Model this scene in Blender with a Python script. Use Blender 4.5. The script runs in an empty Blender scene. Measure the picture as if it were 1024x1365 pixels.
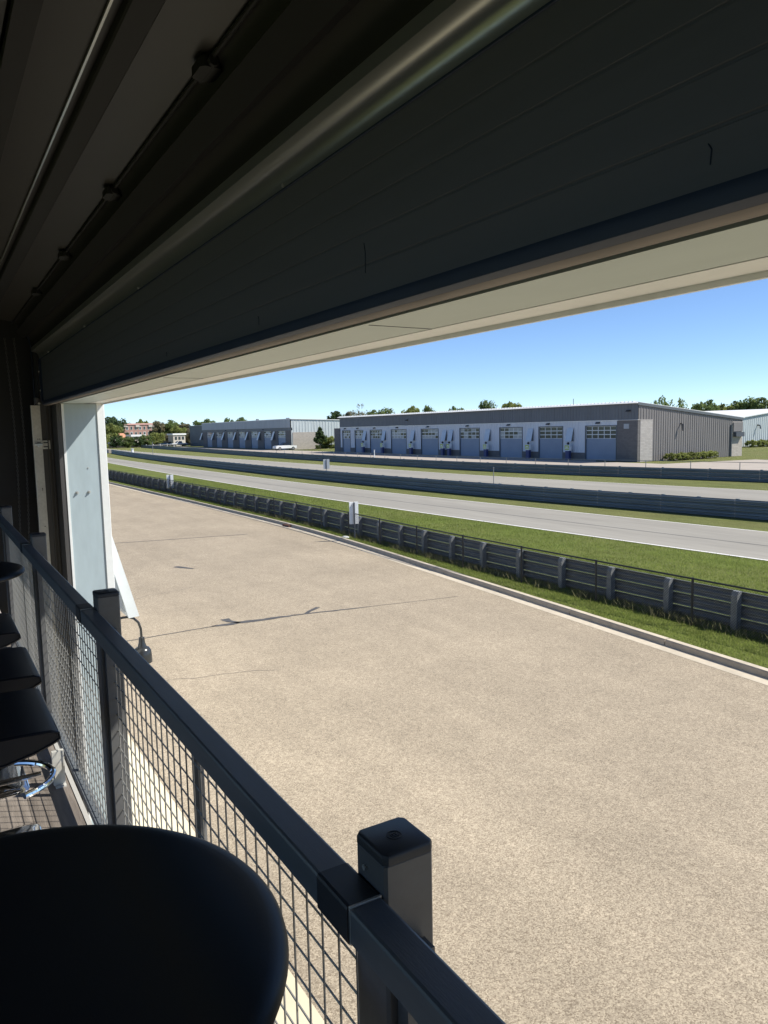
import bpy, math, random
import numpy as np
from mathutils import Vector, Matrix

random.seed(7); np.random.seed(7)
S = bpy.context.scene
COL = S.collection
H = 4.6                                   # eye height above the paved lot

# ------------------------------------------------------------------ camera
def cam_axes(yaw, pitch, roll):
    f = Vector((-math.sin(yaw)*math.cos(pitch), math.cos(yaw)*math.cos(pitch), math.sin(pitch)))
    r = Vector((math.cos(yaw), math.sin(yaw), 0)); u = r.cross(f)
    c, s = math.cos(roll), math.sin(roll)
    return c*r+s*u, -s*r+c*u, f
r_, u_, f_ = cam_axes(math.radians(58.829), math.radians(-6.327), math.radians(-1.196))
cd = bpy.data.cameras.new('camera'); cam = bpy.data.objects.new('camera', cd); COL.objects.link(cam)
cam.matrix_world = Matrix(((r_.x, u_.x, -f_.x, 0), (r_.y, u_.y, -f_.y, 0), (r_.z, u_.z, -f_.z, H), (0, 0, 0, 1)))
cd.sensor_fit = 'HORIZONTAL'; cd.sensor_width = 36; cd.lens = 36*1000/1024
cd.clip_start = 0.02; cd.clip_end = 9000
S.camera = cam

# ------------------------------------------------------------------ sky and sun
SUN = Vector((0.354, 0.589, 0.727)).normalized()
EL = math.asin(SUN.z); AZ = math.atan2(SUN.x, SUN.y)
w = bpy.data.worlds.new('World'); S.world = w; w.use_nodes = True
nt = w.node_tree; bg = nt.nodes['Background']
sky = nt.nodes.new('ShaderNodeTexSky'); sky.sky_type = 'NISHITA'; sky.sun_disc = False
sky.sun_elevation = EL; sky.sun_rotation = AZ
sky.altitude = 2000; sky.air_density = 0.75; sky.dust_density = 0.0; sky.ozone_density = 5.0
nt.links.new(sky.outputs[0], bg.inputs[0]); bg.inputs[1].default_value = 0.115
sl = bpy.data.lights.new('sun', 'SUN'); sl.energy = 4.8; sl.angle = math.radians(0.53); sl.color = (1.0, 0.96, 0.865)
so = bpy.data.objects.new('sun', sl); COL.objects.link(so); so.location = (30, 60, 80)
so.rotation_euler = (-SUN).to_track_quat('-Z', 'Y').to_euler()
S.view_settings.view_transform = 'Standard'; S.view_settings.look = 'None'
S.view_settings.exposure = 0.55; S.view_settings.gamma = 1.0
S.cycles.max_bounces = 8; S.cycles.diffuse_bounces = 4

# ------------------------------------------------------------------ materials
MATS = {}
def mat(name, col, rough=0.7, metal=0.0, var=0.0, scale=5.0, bump=0.0, bscale=None, coords='Object', var2=0.0, scale2=0.4, col2=None, spec=0.5, stretch=None, detail=4):
    if name in MATS: return MATS[name]
    m = bpy.data.materials.new(name); m.use_nodes = True
    n = m.node_tree.nodes; l = m.node_tree.links; b = n['Principled BSDF']
    b.inputs['Roughness'].default_value = rough; b.inputs['Metallic'].default_value = metal
    b.inputs['Specular IOR Level'].default_value = spec
    b.inputs['Base Color'].default_value = (*col, 1)
    tc = n.new('ShaderNodeTexCoord'); vec = tc.outputs[coords] if coords != 'World' else None
    if coords == 'World':
        g = n.new('ShaderNodeNewGeometry'); vec = g.outputs['Position']
    if stretch:
        mp = n.new('ShaderNodeMapping'); mp.inputs['Scale'].default_value = stretch; l.new(vec, mp.inputs['Vector']); vec = mp.outputs[0]
    def noise(sc, det=detail):
        t = n.new('ShaderNodeTexNoise'); t.inputs['Scale'].default_value = sc; t.inputs['Detail'].default_value = det
        l.new(vec, t.inputs['Vector']); return t.outputs['Fac']
    cur = None
    if var or col2:
        mx = n.new('ShaderNodeMix'); mx.data_type = 'RGBA'
        c2 = col2 or tuple(c*(1+var) for c in col); c1 = tuple(c*(1-var) for c in col) if not col2 else col
        mx.inputs['A'].default_value = (*c1, 1); mx.inputs['B'].default_value = (*c2, 1)
        mr = n.new('ShaderNodeMapRange'); mr.inputs['From Min'].default_value = 0.3; mr.inputs['From Max'].default_value = 0.7
        l.new(noise(scale), mr.inputs['Value']); l.new(mr.outputs[0], mx.inputs['Factor']); cur = mx.outputs['Result']
    if var2:
        mx = n.new('ShaderNodeMix'); mx.data_type = 'RGBA'; mx.blend_type = 'MULTIPLY'; mx.inputs['Factor'].default_value = 1
        if cur: l.new(cur, mx.inputs['A'])
        else: mx.inputs['A'].default_value = (*col, 1)
        mr = n.new('ShaderNodeMapRange'); mr.inputs['From Min'].default_value = 0.3; mr.inputs['From Max'].default_value = 0.7
        mr.inputs['To Min'].default_value = 1-var2; mr.inputs['To Max'].default_value = 1+var2
        l.new(noise(scale2, 6), mr.inputs['Value']); l.new(mr.outputs[0], mx.inputs['B']); cur = mx.outputs['Result']
    if cur: l.new(cur, b.inputs['Base Color'])
    if name.startswith(('leaf', 'grass_blade', 'dry_weed')):          # leaves let light through
        tr = n.new('ShaderNodeBsdfTranslucent'); ms = n.new('ShaderNodeMixShader'); ms.inputs[0].default_value = 0.55
        if cur: l.new(cur, tr.inputs[0])
        else: tr.inputs[0].default_value = (*col, 1)
        l.new(b.outputs[0], ms.inputs[1]); l.new(tr.outputs[0], ms.inputs[2]); l.new(ms.outputs[0], n['Material Output'].inputs[0])
    if bump:
        bp = n.new('ShaderNodeBump'); bp.inputs['Strength'].default_value = bump; bp.inputs['Distance'].default_value = 0.02
        l.new(noise(bscale or scale), bp.inputs['Height']); l.new(bp.outputs[0], b.inputs['Normal'])
    MATS[name] = m; return m

def mat_lot():
    """exposed-aggregate paving: pebbly grain, faint stains and worn lanes"""
    m = bpy.data.materials.new('aggregate_paving'); m.use_nodes = True
    n = m.node_tree.nodes; l = m.node_tree.links; b = n['Principled BSDF']; b.inputs['Roughness'].default_value = 0.85
    b.inputs['Specular IOR Level'].default_value = 0.25
    g = n.new('ShaderNodeNewGeometry')
    vo = n.new('ShaderNodeTexVoronoi'); vo.inputs['Scale'].default_value = 85; l.new(g.outputs['Position'], vo.inputs['Vector'])
    rgb = n.new('ShaderNodeValToRGB'); l.new(vo.outputs['Color'], rgb.inputs['Fac'])
    e = rgb.color_ramp.elements; e[0].position = 0.12; e[0].color = (0.209, 0.165, 0.117, 1); e[1].position = 0.88; e[1].color = (0.482, 0.405, 0.299, 1)
    e2 = rgb.color_ramp.elements.new(0.5); e2.color = (0.343, 0.285, 0.213, 1)
    def nz(sc, det, lo, hi, fr=0.3, to=0.7, st=(1, 1, 1)):
        mp = n.new('ShaderNodeMapping'); mp.inputs['Scale'].default_value = st; l.new(g.outputs['Position'], mp.inputs[0])
        t = n.new('ShaderNodeTexNoise'); t.inputs['Scale'].default_value = sc; t.inputs['Detail'].default_value = det; l.new(mp.outputs[0], t.inputs[0])
        mr = n.new('ShaderNodeMapRange'); mr.inputs['From Min'].default_value = fr; mr.inputs['From Max'].default_value = to
        mr.inputs['To Min'].default_value = lo; mr.inputs['To Max'].default_value = hi; l.new(t.outputs['Fac'], mr.inputs['Value']); return mr.outputs[0]
    cur = rgb.outputs['Color']
    for src in (nz(0.35, 6, 0.90, 1.08), nz(2.2, 5, 0.94, 1.06), nz(12, 3, 0.9, 1.1), nz(0.6, 5, 0.95, 1.05, st=(0.12, 2.2, 1))):
        mx = n.new('ShaderNodeMix'); mx.data_type = 'RGBA'; mx.blend_type = 'MULTIPLY'; mx.inputs['Factor'].default_value = 1
        l.new(cur, mx.inputs['A']); l.new(src, mx.inputs['B']); cur = mx.outputs['Result']
    l.new(cur, b.inputs['Base Color'])
    bp = n.new('ShaderNodeBump'); bp.inputs['Strength'].default_value = 0.4; bp.inputs['Distance'].default_value = 0.004
    l.new(vo.outputs['Distance'], bp.inputs['Height']); bp.invert = True; l.new(bp.outputs[0], b.inputs['Normal'])
    return m

def mat_grass(name, c1, c2, stripe=0.0):
    m = bpy.data.materials.new(name); m.use_nodes = True
    n = m.node_tree.nodes; l = m.node_tree.links; b = n['Principled BSDF']; b.inputs['Roughness'].default_value = 0.9
    b.inputs['Specular IOR Level'].default_value = 0.1
    g = n.new('ShaderNodeNewGeometry')
    def nz(sc, det, st=(1, 1, 1)):
        mp = n.new('ShaderNodeMapping'); mp.inputs['Scale'].default_value = st; l.new(g.outputs['Position'], mp.inputs[0])
        t = n.new('ShaderNodeTexNoise'); t.inputs['Scale'].default_value = sc; t.inputs['Detail'].default_value = det; l.new(mp.outputs[0], t.inputs[0])
        mr = n.new('ShaderNodeMapRange'); mr.inputs['From Min'].default_value = 0.33; mr.inputs['From Max'].default_value = 0.67
        l.new(t.outputs['Fac'], mr.inputs['Value']); return mr.outputs[0]
    a = n.new('ShaderNodeMath'); a.operation = 'ADD'; l.new(nz(0.7, 8, (0.5, 1.4, 1)), a.inputs[0]); l.new(nz(9, 6), a.inputs[1])
    h = n.new('ShaderNodeMath'); h.operation = 'MULTIPLY'; h.inputs[1].default_value = 0.5; l.new(a.outputs[0], h.inputs[0])
    mx = n.new('ShaderNodeMix'); mx.data_type = 'RGBA'; mx.inputs['A'].default_value = (*c1, 1); mx.inputs['B'].default_value = (*c2, 1)
    l.new(h.outputs[0], mx.inputs['Factor']); cur = mx.outputs['Result']
    dry = n.new('ShaderNodeMix'); dry.data_type = 'RGBA'; dry.inputs['B'].default_value = (0.26, 0.23, 0.11, 1); l.new(cur, dry.inputs['A'])
    dm = n.new('ShaderNodeMath'); dm.operation = 'MULTIPLY'; dm.inputs[1].default_value = 0.35; l.new(nz(0.25, 7), dm.inputs[0]); l.new(dm.outputs[0], dry.inputs['Factor'])
    l.new(dry.outputs['Result'], b.inputs['Base Color'])
    bp = n.new('ShaderNodeBump'); bp.inputs['Strength'].default_value = 0.9; bp.inputs['Distance'].default_value = 0.06
    l.new(nz(22, 6), bp.inputs['Height']); l.new(bp.outputs[0], b.inputs['Normal'])
    return m

def mat_siding(name, col, pitch=0.3, axis=0, var=0.05):
    """painted metal sheet with slight dirt; ribs are geometry"""
    return mat(name, col, 0.55, 0.0, var=var, scale=0.8, coords='World', var2=0.06, scale2=3.0, stretch=(1, 1, 0.15))

def mat_block(name, col):
    m = bpy.data.materials.new(name); m.use_nodes = True
    n = m.node_tree.nodes; l = m.node_tree.links; b = n['Principled BSDF']; b.inputs['Roughness'].default_value = 0.9
    g = n.new('ShaderNodeNewGeometry'); sp = n.new('ShaderNodeSeparateXYZ'); l.new(g.outputs['Position'], sp.inputs[0])
    ad = n.new('ShaderNodeMath'); ad.operation = 'ADD'; l.new(sp.outputs[0], ad.inputs[0]); l.new(sp.outputs[1], ad.inputs[1])
    cb = n.new('ShaderNodeCombineXYZ'); l.new(ad.outputs[0], cb.inputs[0]); l.new(sp.outputs[2], cb.inputs[1])
    br = n.new('ShaderNodeTexBrick'); l.new(cb.outputs[0], br.inputs['Vector'])
    br.inputs['Scale'].default_value = 1; br.inputs['Brick Width'].default_value = 0.4; br.inputs['Row Height'].default_value = 0.2
    br.inputs['Mortar Size'].default_value = 0.012
    br.inputs['Color1'].default_value = (*[c*0.9 for c in col], 1); br.inputs['Color2'].default_value = (*[c*1.1 for c in col], 1)
    br.inputs['Mortar'].default_value = (*[c*0.8 for c in col], 1)
    l.new(br.outputs['Color'], b.inputs['Base Color']); return m

M = dict(
    lot=mat_lot(),
    lawn=mat_grass('lawn', (0.11, 0.145, 0.026), (0.205, 0.25, 0.06)),
    rough=mat_grass('rough_grass', (0.125, 0.145, 0.045), (0.225, 0.245, 0.085)),
    track=mat('track_asphalt', (0.285, 0.266, 0.232), 0.85, var=0.10, scale=0.35, coords='World', var2=0.08, scale2=3, stretch=(0.15, 1.6, 1), spec=0.3),
    pave=mat('pale_paving', (0.38, 0.33, 0.28), 0.85, var=0.08, scale=0.6, coords='World', var2=0.06, scale2=6),
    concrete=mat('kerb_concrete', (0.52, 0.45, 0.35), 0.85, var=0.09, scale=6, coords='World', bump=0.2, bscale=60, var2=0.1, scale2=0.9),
    kerbface=mat('kerb_concrete_shaded', (0.36, 0.31, 0.25), 0.9, var=0.12, scale=4, coords='World', bump=0.2, bscale=60),  # darker copy of the kerb concrete; the face's shade is in the colour
    apron=mat('apron_concrete', (0.66, 0.58, 0.42), 0.85, var=0.05, scale=3, coords='World', var2=0.05, scale2=0.8),
    line=mat('road_paint', (0.74, 0.72, 0.68), 0.7, var=0.08, scale=3, coords='World'),
    tar=mat('crack_sealant', (0.085, 0.08, 0.075), 0.6, var=0.25, scale=6, coords='World'),
    galv=mat('weathered_galvanised', (0.15, 0.16, 0.165), 0.55, 0.0, var=0.14, scale=2.0, coords='World', var2=0.12, scale2=14, stretch=(0.4, 1, 2)),
    galvpost=mat('galvanised_post', (0.21, 0.215, 0.215), 0.6, 0.0, var=0.15, scale=7, coords='World'),
    barrier=mat('barrier_steel', (0.15, 0.175, 0.19), 0.5, 0.0, var=0.13, scale=1.2, coords='World', stretch=(0.3, 1, 2)),
    blackwire=mat('black_coated_steel', (0.012, 0.013, 0.014), 0.5),
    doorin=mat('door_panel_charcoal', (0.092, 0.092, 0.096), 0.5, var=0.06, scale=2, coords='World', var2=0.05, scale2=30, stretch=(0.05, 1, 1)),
    pitch=mat('pitch_black', (0.004, 0.004, 0.004), 0.7),  # near-black colour stands in for shade on the raised door's struts and hinges
    doorup=mat('door_panel_shaded', (0.030, 0.028, 0.025), 0.5, var=0.06, scale=2, coords='World'),  # same door as the charcoal panel, darkened to stand for overhead shade
    strut=mat('strut_steel', (0.34, 0.35, 0.33), 0.28, 0.75, var=0.1, scale=3, coords='World', stretch=(0.1, 1, 1)),
    seal=mat('rubber_seal', (0.006, 0.017, 0.042), 0.55, var=0.1, scale=8, coords='World'),
    seallip=mat('dusty_seal_lip', (0.16, 0.14, 0.125), 0.7, var=0.2, scale=10, coords='World', stretch=(0.3, 1, 1)),
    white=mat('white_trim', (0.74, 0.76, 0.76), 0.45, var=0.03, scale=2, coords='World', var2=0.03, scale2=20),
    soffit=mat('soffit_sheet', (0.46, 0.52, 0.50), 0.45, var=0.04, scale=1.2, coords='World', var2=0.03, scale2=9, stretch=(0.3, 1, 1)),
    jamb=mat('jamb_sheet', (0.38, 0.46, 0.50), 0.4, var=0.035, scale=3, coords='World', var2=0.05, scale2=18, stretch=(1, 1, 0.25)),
    darktrim=mat('dark_jamb_trim', (0.06, 0.058, 0.058), 0.55, var=0.15, scale=5, coords='World', stretch=(1, 1, 0.1)),
    black=mat('interior_black', (0.012, 0.012, 0.013), 0.8, var=0.1, scale=2, coords='World'),
    ceil=mat('interior_ceiling', (0.02, 0.02, 0.02), 0.85),
    galvbright=mat('bright_zinc', (0.56, 0.55, 0.51), 0.45, 0.15, var=0.07, scale=6, coords='World', var2=0.08, scale2=40),
    bolt=mat('bolt_zinc', (0.55, 0.55, 0.53), 0.35, 0.6),
    rail=mat('rail_powder_coat', (0.115, 0.128, 0.142), 0.42, var=0.10, scale=4, coords='World', bump=0.06, bscale=600, var2=0.14, scale2=26, stretch=(0.12, 1, 1)),
    post=mat('post_powder_coat', (0.115, 0.115, 0.116), 0.45, var=0.05, scale=9, coords='World', bump=0.05, bscale=700, var2=0.06, scale2=60),
    cap=mat('plastic_cap', (0.026, 0.029, 0.036), 0.5, bump=0.12, bscale=900, coords='World'),
    wire=mat('mesh_wire', (0.30, 0.30, 0.29), 0.35, 0.3),
    seat=mat('stool_vinyl', (0.010, 0.011, 0.016), 0.42, bump=0.05, bscale=300),
    table=mat('table_laminate', (0.009, 0.0095, 0.010), 0.5, var=0.2, scale=3, bump=0.03, bscale=400),
    tableedge=mat('table_edge', (0.035, 0.036, 0.037), 0.4, bump=0.03, bscale=400),
    chrome=mat('chrome', (0.85, 0.85, 0.86), 0.08, 1.0),
    plank=mat('vinyl_plank', (0.17, 0.145, 0.125), 0.55, var=0.28, scale=6, bump=0.15, bscale=30, stretch=(0.5, 6, 1), detail=8),
    plank2=mat('vinyl_plank_pale', (0.21, 0.18, 0.155), 0.55, var=0.25, scale=7, bump=0.15, bscale=30, stretch=(0.5, 6, 1), detail=8),
    alu=mat('aluminium_edge', (0.6, 0.58, 0.54), 0.4, 0.3),
    lamp=mat('lamp_black', (0.03, 0.032, 0.033), 0.25),
    bandgrey=mat_siding('slate_siding', (0.125, 0.137, 0.155)),
    sidegrey=mat_siding('warm_grey_siding', (0.20, 0.185, 0.18)),
    whitepanel=mat_siding('white_siding', (0.56, 0.60, 0.66)),
    palesiding=mat_siding('pale_blue_siding', (0.50, 0.545, 0.56)),
    greypanel=mat_siding('light_grey_siding', (0.34, 0.37, 0.40)),
    slateblue=mat_siding('dark_slate_siding', (0.11, 0.125, 0.14)),
    roofw=mat('white_roof', (0.78, 0.78, 0.77), 0.5, var=0.03, scale=1, coords='World'),
    door=mat('garage_door_blue_grey', (0.20, 0.255, 0.345), 0.5, var=0.05, scale=0.7, coords='World'),
    doorf=mat('door_frame', (0.62, 0.66, 0.68), 0.5),
    glass=mat('door_glass', (0.035, 0.05, 0.06), 0.08, spec=0.6),
    glassp=mat('door_glass_pale', (0.30, 0.33, 0.35), 0.2),
    blockd=mat_block('block_dark', (0.145, 0.14, 0.14)),
    blockl=mat_block('block_sunlit', (0.40, 0.375, 0.355)),  # paler copy of the dark block; sunlight on the side put into the colour
    blockt=mat_block('block_tan', (0.42, 0.38, 0.34)),
    hood=mat('hood_sheet', (0.47, 0.56, 0.66), 0.45, var=0.05, scale=3, coords='World'),
    hoodw=mat('hood_white', (0.66, 0.70, 0.71), 0.45, var=0.03, scale=6, coords='World'),
    navy=mat('navy_paint', (0.035, 0.05, 0.16), 0.5),
    lime=mat('lime_paint', (0.42, 0.50, 0.08), 0.5),
    carwhite=mat('car_white', (0.78, 0.79, 0.80), 0.25),
    carblue=mat('car_dark_blue', (0.02, 0.045, 0.09), 0.25),
    carglass=mat('car_glass', (0.015, 0.018, 0.02), 0.08),
    tyre=mat('tyre', (0.015, 0.015, 0.016), 0.85),
    rim=mat('rim', (0.45, 0.45, 0.46), 0.3, 0.7),
    headl=mat('headlight_lens', (0.6, 0.62, 0.62), 0.15),
    taill=mat('tail_light', (0.35, 0.02, 0.02), 0.3),
    bark=mat('bark', (0.075, 0.06, 0.045), 0.9, var=0.2, scale=4),
    leaf=mat('leaf_green', (0.17, 0.22, 0.08), 0.7, var=0.45, scale=0.55, coords='World', spec=0.2),
    leafd=mat('leaf_dark', (0.085, 0.13, 0.055), 0.7, var=0.35, scale=0.6, coords='World', spec=0.2),
    leafy=mat('leaf_spring', (0.27, 0.30, 0.10), 0.7, var=0.4, scale=0.7, coords='World', spec=0.2),
    leafo=mat('leaf_olive', (0.25, 0.225, 0.14), 0.7, var=0.35, scale=0.7, coords='World', spec=0.2),
    blade=mat('grass_blade', (0.235, 0.285, 0.07), 0.7, var=0.35, scale=1.4, coords='World', spec=0.2),
    bladed=mat('dry_weed', (0.27, 0.25, 0.13), 0.7, var=0.45, scale=2.5, coords='World', spec=0.2),
    brick=mat('far_brick', (0.40, 0.235, 0.20), 0.85, var=0.1, scale=0.5, coords='World'),
    stucco=mat('far_stucco', (0.55, 0.50, 0.45), 0.85),
    orange=mat('orange_roof', (0.52, 0.25, 0.15), 0.8, var=0.08, scale=0.4, coords='World'),
    sign=mat('sign_white', (0.78, 0.79, 0.80), 0.5, var=0.03, scale=3, coords='World'),
    signd=mat('sign_dark', (0.07, 0.08, 0.10), 0.6),
    litter=mat('litter_white', (0.7, 0.7, 0.68), 0.7),
    inlet=mat('drain_rust', (0.13, 0.06, 0.04), 0.8, var=0.3, scale=8, coords='World'),
)

# ------------------------------------------------------------------ mesh helpers
class MB:
    def __init__(s): s.v = []; s.f = []
    def poly(s, pts, faces):
        o = len(s.v); s.v += [tuple(p) for p in pts]; s.f += [tuple(i+o for i in f) for f in faces]; return s
    def box(s, x0, x1, y0, y1, z0, z1):
        return s.poly([(x0, y0, z0), (x1, y0, z0), (x1, y1, z0), (x0, y1, z0), (x0, y0, z1), (x1, y0, z1), (x1, y1, z1), (x0, y1, z1)],
                      [(0, 3, 2, 1), (4, 5, 6, 7), (0, 1, 5, 4), (1, 2, 6, 5), (2, 3, 7, 6), (3, 0, 4, 7)])
    def bbox(s, x0, x1, y0, y1, z0, z1, b=0.004):
        """box with chamfered vertical edges and top"""
        ring = lambda i, z: [(x0+i+b, y0+i, z), (x1-i-b, y0+i, z), (x1-i, y0+i+b, z), (x1-i, y1-i-b, z), (x1-i-b, y1-i, z), (x0+i+b, y1-i, z), (x0+i, y1-i-b, z), (x0+i, y0+i+b, z)]
        return s.loft([ring(0, z0), ring(0, z1-b), ring(b*0.8, z1)])
    def loft(s, rings, closed=True, caps=True):
        o = len(s.v); n = len(rings[0])
        for r in rings: s.v += [tuple(p) for p in r]
        for k in range(len(rings)-1):
            for i in range(n if closed else n-1):
                j = (i+1) % n; s.f.append((o+k*n+i, o+k*n+j, o+(k+1)*n+j, o+(k+1)*n+i))
        if caps:
            s.f.append(tuple(o+i for i in reversed(range(n)))); s.f.append(tuple(o+(len(rings)-1)*n+i for i in range(n)))
        return s
    def extrude_x(s, prof, x0, x1):
        """closed (y,z) profile along X"""
        return s.loft([[(x0, y, z) for y, z in prof], [(x1, y, z) for y, z in prof]])
    def tube(s, pts, r, n=8, r1=None):
        pts = [Vector(p) for p in pts]; rings = []; t0 = (pts[1]-pts[0]).normalized()
        up = Vector((0, 0, 1)) if abs(t0.z) < 0.9 else Vector((1, 0, 0)); a = t0.cross(up).normalized()
        for k, p in enumerate(pts):
            t = (pts[min(k+1, len(pts)-1)]-pts[max(k-1, 0)]).normalized()
            a = (a-t*a.dot(t)).normalized(); b = t.cross(a)
            rr = r if r1 is None else r+(r1-r)*k/(len(pts)-1)
            rings.append([p+rr*(math.cos(q)*a+math.sin(q)*b) for q in [2*math.pi*i/n for i in range(n)]])
        return s.loft(rings)
    def lathe(s, prof, c=(0, 0, 0), n=32):
        return s.loft([[(c[0]+r*math.cos(q), c[1]+r*math.sin(q), c[2]+z) for q in [2*math.pi*i/n for i in range(n)]] for r, z in prof])
    def build(s, name, m, parent=None, loc=None, rz=0, smooth=False):
        me = bpy.data.meshes.new(name); me.from_pydata([tuple(v) for v in s.v], [], s.f)
        me.materials.append(m)
        if smooth:
            me.polygons.foreach_set('use_smooth', [True]*len(me.polygons))
            try: me.set_sharp_from_angle(angle=math.radians(35))
            except Exception: pass
        me.update()
        import bmesh
        bm = bmesh.new(); bm.from_mesh(me); bmesh.ops.recalc_face_normals(bm, faces=bm.faces); bm.to_mesh(me); bm.free()
        return link(name, me, parent, loc, rz)
def link(name, me, parent=None, loc=None, rz=0):
    o = bpy.data.objects.new(name, me); COL.objects.link(o)
    if parent: o.parent = parent
    if loc is not None: o.location = loc
    if rz: o.rotation_euler = (0, 0, rz)
    return o
def empty(name, loc=(0, 0, 0), rz=0, label=None, cat=None, group=None):
    o = bpy.data.objects.new(name, None); COL.objects.link(o); o.location = loc; o.rotation_euler = (0, 0, rz); o.empty_display_size = 0.2
    if label: tag(o, label, cat, group)
    return o
def tag(o, label, cat, group=None, kind=None):
    o['label'] = label; o['category'] = cat
    if group: o['group'] = group
    if kind: o['kind'] = kind
    return o
def struct(o): o['kind'] = 'structure'; return o
def stuff(o): o['kind'] = 'stuff'; return o
def copy_tree(o, parent=None):
    c = o.copy(); COL.objects.link(c); c.parent = parent
    for ch in o.children: copy_tree(ch, c)
    return c
def np_mesh(name, V, F, m, parent=None):
    """V (n,3), F (k,4) or (k,3)"""
    me = bpy.data.meshes.new(name); k, c = F.shape
    me.vertices.add(len(V)); me.vertices.foreach_set('co', V.astype(np.float32).ravel())
    me.loops.add(k*c); me.loops.foreach_set('vertex_index', F.astype(np.int32).ravel())
    me.polygons.add(k); me.polygons.foreach_set('loop_start', np.arange(k, dtype=np.int32)*c)
    me.materials.append(m); me.update(calc_edges=True); me.validate()
    return link(name, me, parent)

def interp(poly):
    xs = np.array([p[0] for p in poly], float); ys = np.array([p[1] for p in poly], float)
    i = np.argsort(xs); xs, ys = xs[i], ys[i]
    d = np.gradient(ys, xs)
    def f(x):
        x = np.asarray(x, float); k = np.clip(np.searchsorted(xs, x)-1, 0, len(xs)-2)
        h = xs[k+1]-xs[k]; t = (x-xs[k])/h
        out = (2*t**3-3*t**2+1)*ys[k]+(t**3-2*t**2+t)*h*d[k]+(-2*t**3+3*t**2)*ys[k+1]+(t**3-t**2)*h*d[k+1]
        out = np.where(t < 0, ys[0]+d[0]*(x-xs[0]), out); out = np.where(t > 1, ys[-1]+d[-1]*(x-xs[-1]), out)
        return out
    return f
def strip(name, f0, f1, x0, x1, z0, z1=None, m=None, step=3.0, parent=None):
    z1 = z0 if z1 is None else z1
    xs = np.arange(x0, x1+step, step); n = len(xs)
    a = np.array([f0(x) for x in xs], float).reshape(-1); b = np.array([f1(x) for x in xs], float).reshape(-1)
    V = np.concatenate([np.c_[xs, a, np.full(n, z0)], np.c_[xs, b, np.full(n, z1)]])
    i = np.arange(n-1); F = np.c_[i, i+1, n+i+1, n+i]
    return np_mesh(name, V, F, m, parent)

# ================================================================== THE SETTING OUTSIDE
g = MB().poly([(-4000, -3000, -0.03), (3000, -3000, -0.03), (3000, 4000, -0.03), (-4000, 4000, -0.03)], [(0, 1, 2, 3)]).build('ground', M['rough']); struct(g)

kerbY = interp([(30, 9.2), (5, 11.4), (-7.6, 12.58), (-18.6, 13.62), (-30.4, 14.6), (-42.8, 14.72), (-73, 14.5), (-110, 14.8), (-220, 20)])
fenY = interp([(20, 13.9), (-9, 14.42), (-20, 14.58), (-30, 15.15), (-45, 15.35), (-80, 15.45), (-120, 15.9), (-230, 22)])
t1n = interp([(60, 25.2), (-14.3, 23.4), (-24.7, 23.0), (-46, 22.6), (-66, 22.9), (-124, 25), (-200, 29), (-300, 38)])
t1f = interp([(60, 31.5), (-18.2, 29.6), (-31, 28.95), (-57, 28.0), (-81, 28.4), (-153, 30.6), (-210, 34.5), (-300, 44)])
b2y = interp([(60, 35.6), (-20.6, 33.2), (-34, 31.95), (-64, 31.2), (-91, 31.9), (-156, 35.6), (-195, 39)])
t2f = interp([(60, 52), (-29, 47.2), (-48, 45.2), (-92, 44.85), (-128, 45), (-244, 49.5), (-300, 54)])
b3y = interp([(60, 60), (-33.5, 54.0), (-53.4, 50.6), (-105, 51.0), (-192, 57.2), (-258, 62)])

struct(strip('paved_lot', lambda x: -9.0, lambda x: kerbY(x)-0.32, -300, 60, 0.0, m=M['lot'], step=4))
struct(strip('concrete_apron', lambda x: -9.0, lambda x: 2.32, -60, 40, 0.006, m=M['apron'], step=8))
struct(strip('kerb_gutter', lambda x: kerbY(x)-0.32, lambda x: kerbY(x), -220, 40, 0.004, m=M['concrete'], step=1.5))
# kerb stones: individual lengths with joints
kroot = MB()
xs = np.arange(-100, 30, 3.0)
kerb = struct(empty('kerb'))
for k, x in enumerate(xs):
    y0, y1 = float(kerbY(x)), float(kerbY(x+3.0)); a = math.atan2(y1-y0, 3.0); L = math.hypot(3, y1-y0)-0.008
    if k == 0:
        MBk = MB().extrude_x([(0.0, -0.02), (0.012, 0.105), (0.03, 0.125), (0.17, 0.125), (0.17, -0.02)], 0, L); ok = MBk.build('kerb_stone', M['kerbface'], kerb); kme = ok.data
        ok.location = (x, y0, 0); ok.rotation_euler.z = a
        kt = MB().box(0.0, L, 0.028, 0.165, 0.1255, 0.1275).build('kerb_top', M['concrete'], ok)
    else:
        o = link('kerb_stone', kme, kerb, (x, y0, 0), a); link('kerb_top', kt.data, o)
# verge rising from kerb back, falling beyond the barrier
def verge():
    xs = np.arange(-230, 60, 2.0); cols = []
    offs = [(0.168, 0.105), (0.5, 0.10), (1.1, 0.06), (2.6, 0.03), (3.8, -0.02)]
    V = np.concatenate([np.c_[xs, kerbY(xs)+o+(np.maximum(fenY(xs)-kerbY(xs)-1.2, -0.3)*0.3 if i > 2 else 0), np.full(len(xs), z)] for i, (o, z) in enumerate(offs)])
    n = len(xs); i = np.arange(n-1); F = np.concatenate([np.c_[k*n+i, k*n+i+1, (k+1)*n+i+1, (k+1)*n+i] for k in range(len(offs)-1)])
    return np_mesh('grass_verge', V, F, M['lawn'])
struct(verge())
struct(strip('infield_lawn', lambda x: kerbY(x)+2.4, lambda x: t1n(x), -300, 80, 0.0, m=M['lawn'], step=4))
struct(strip('track', t1n, t1f, -300, 80, 0.012, m=M['track'], step=4))
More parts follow.
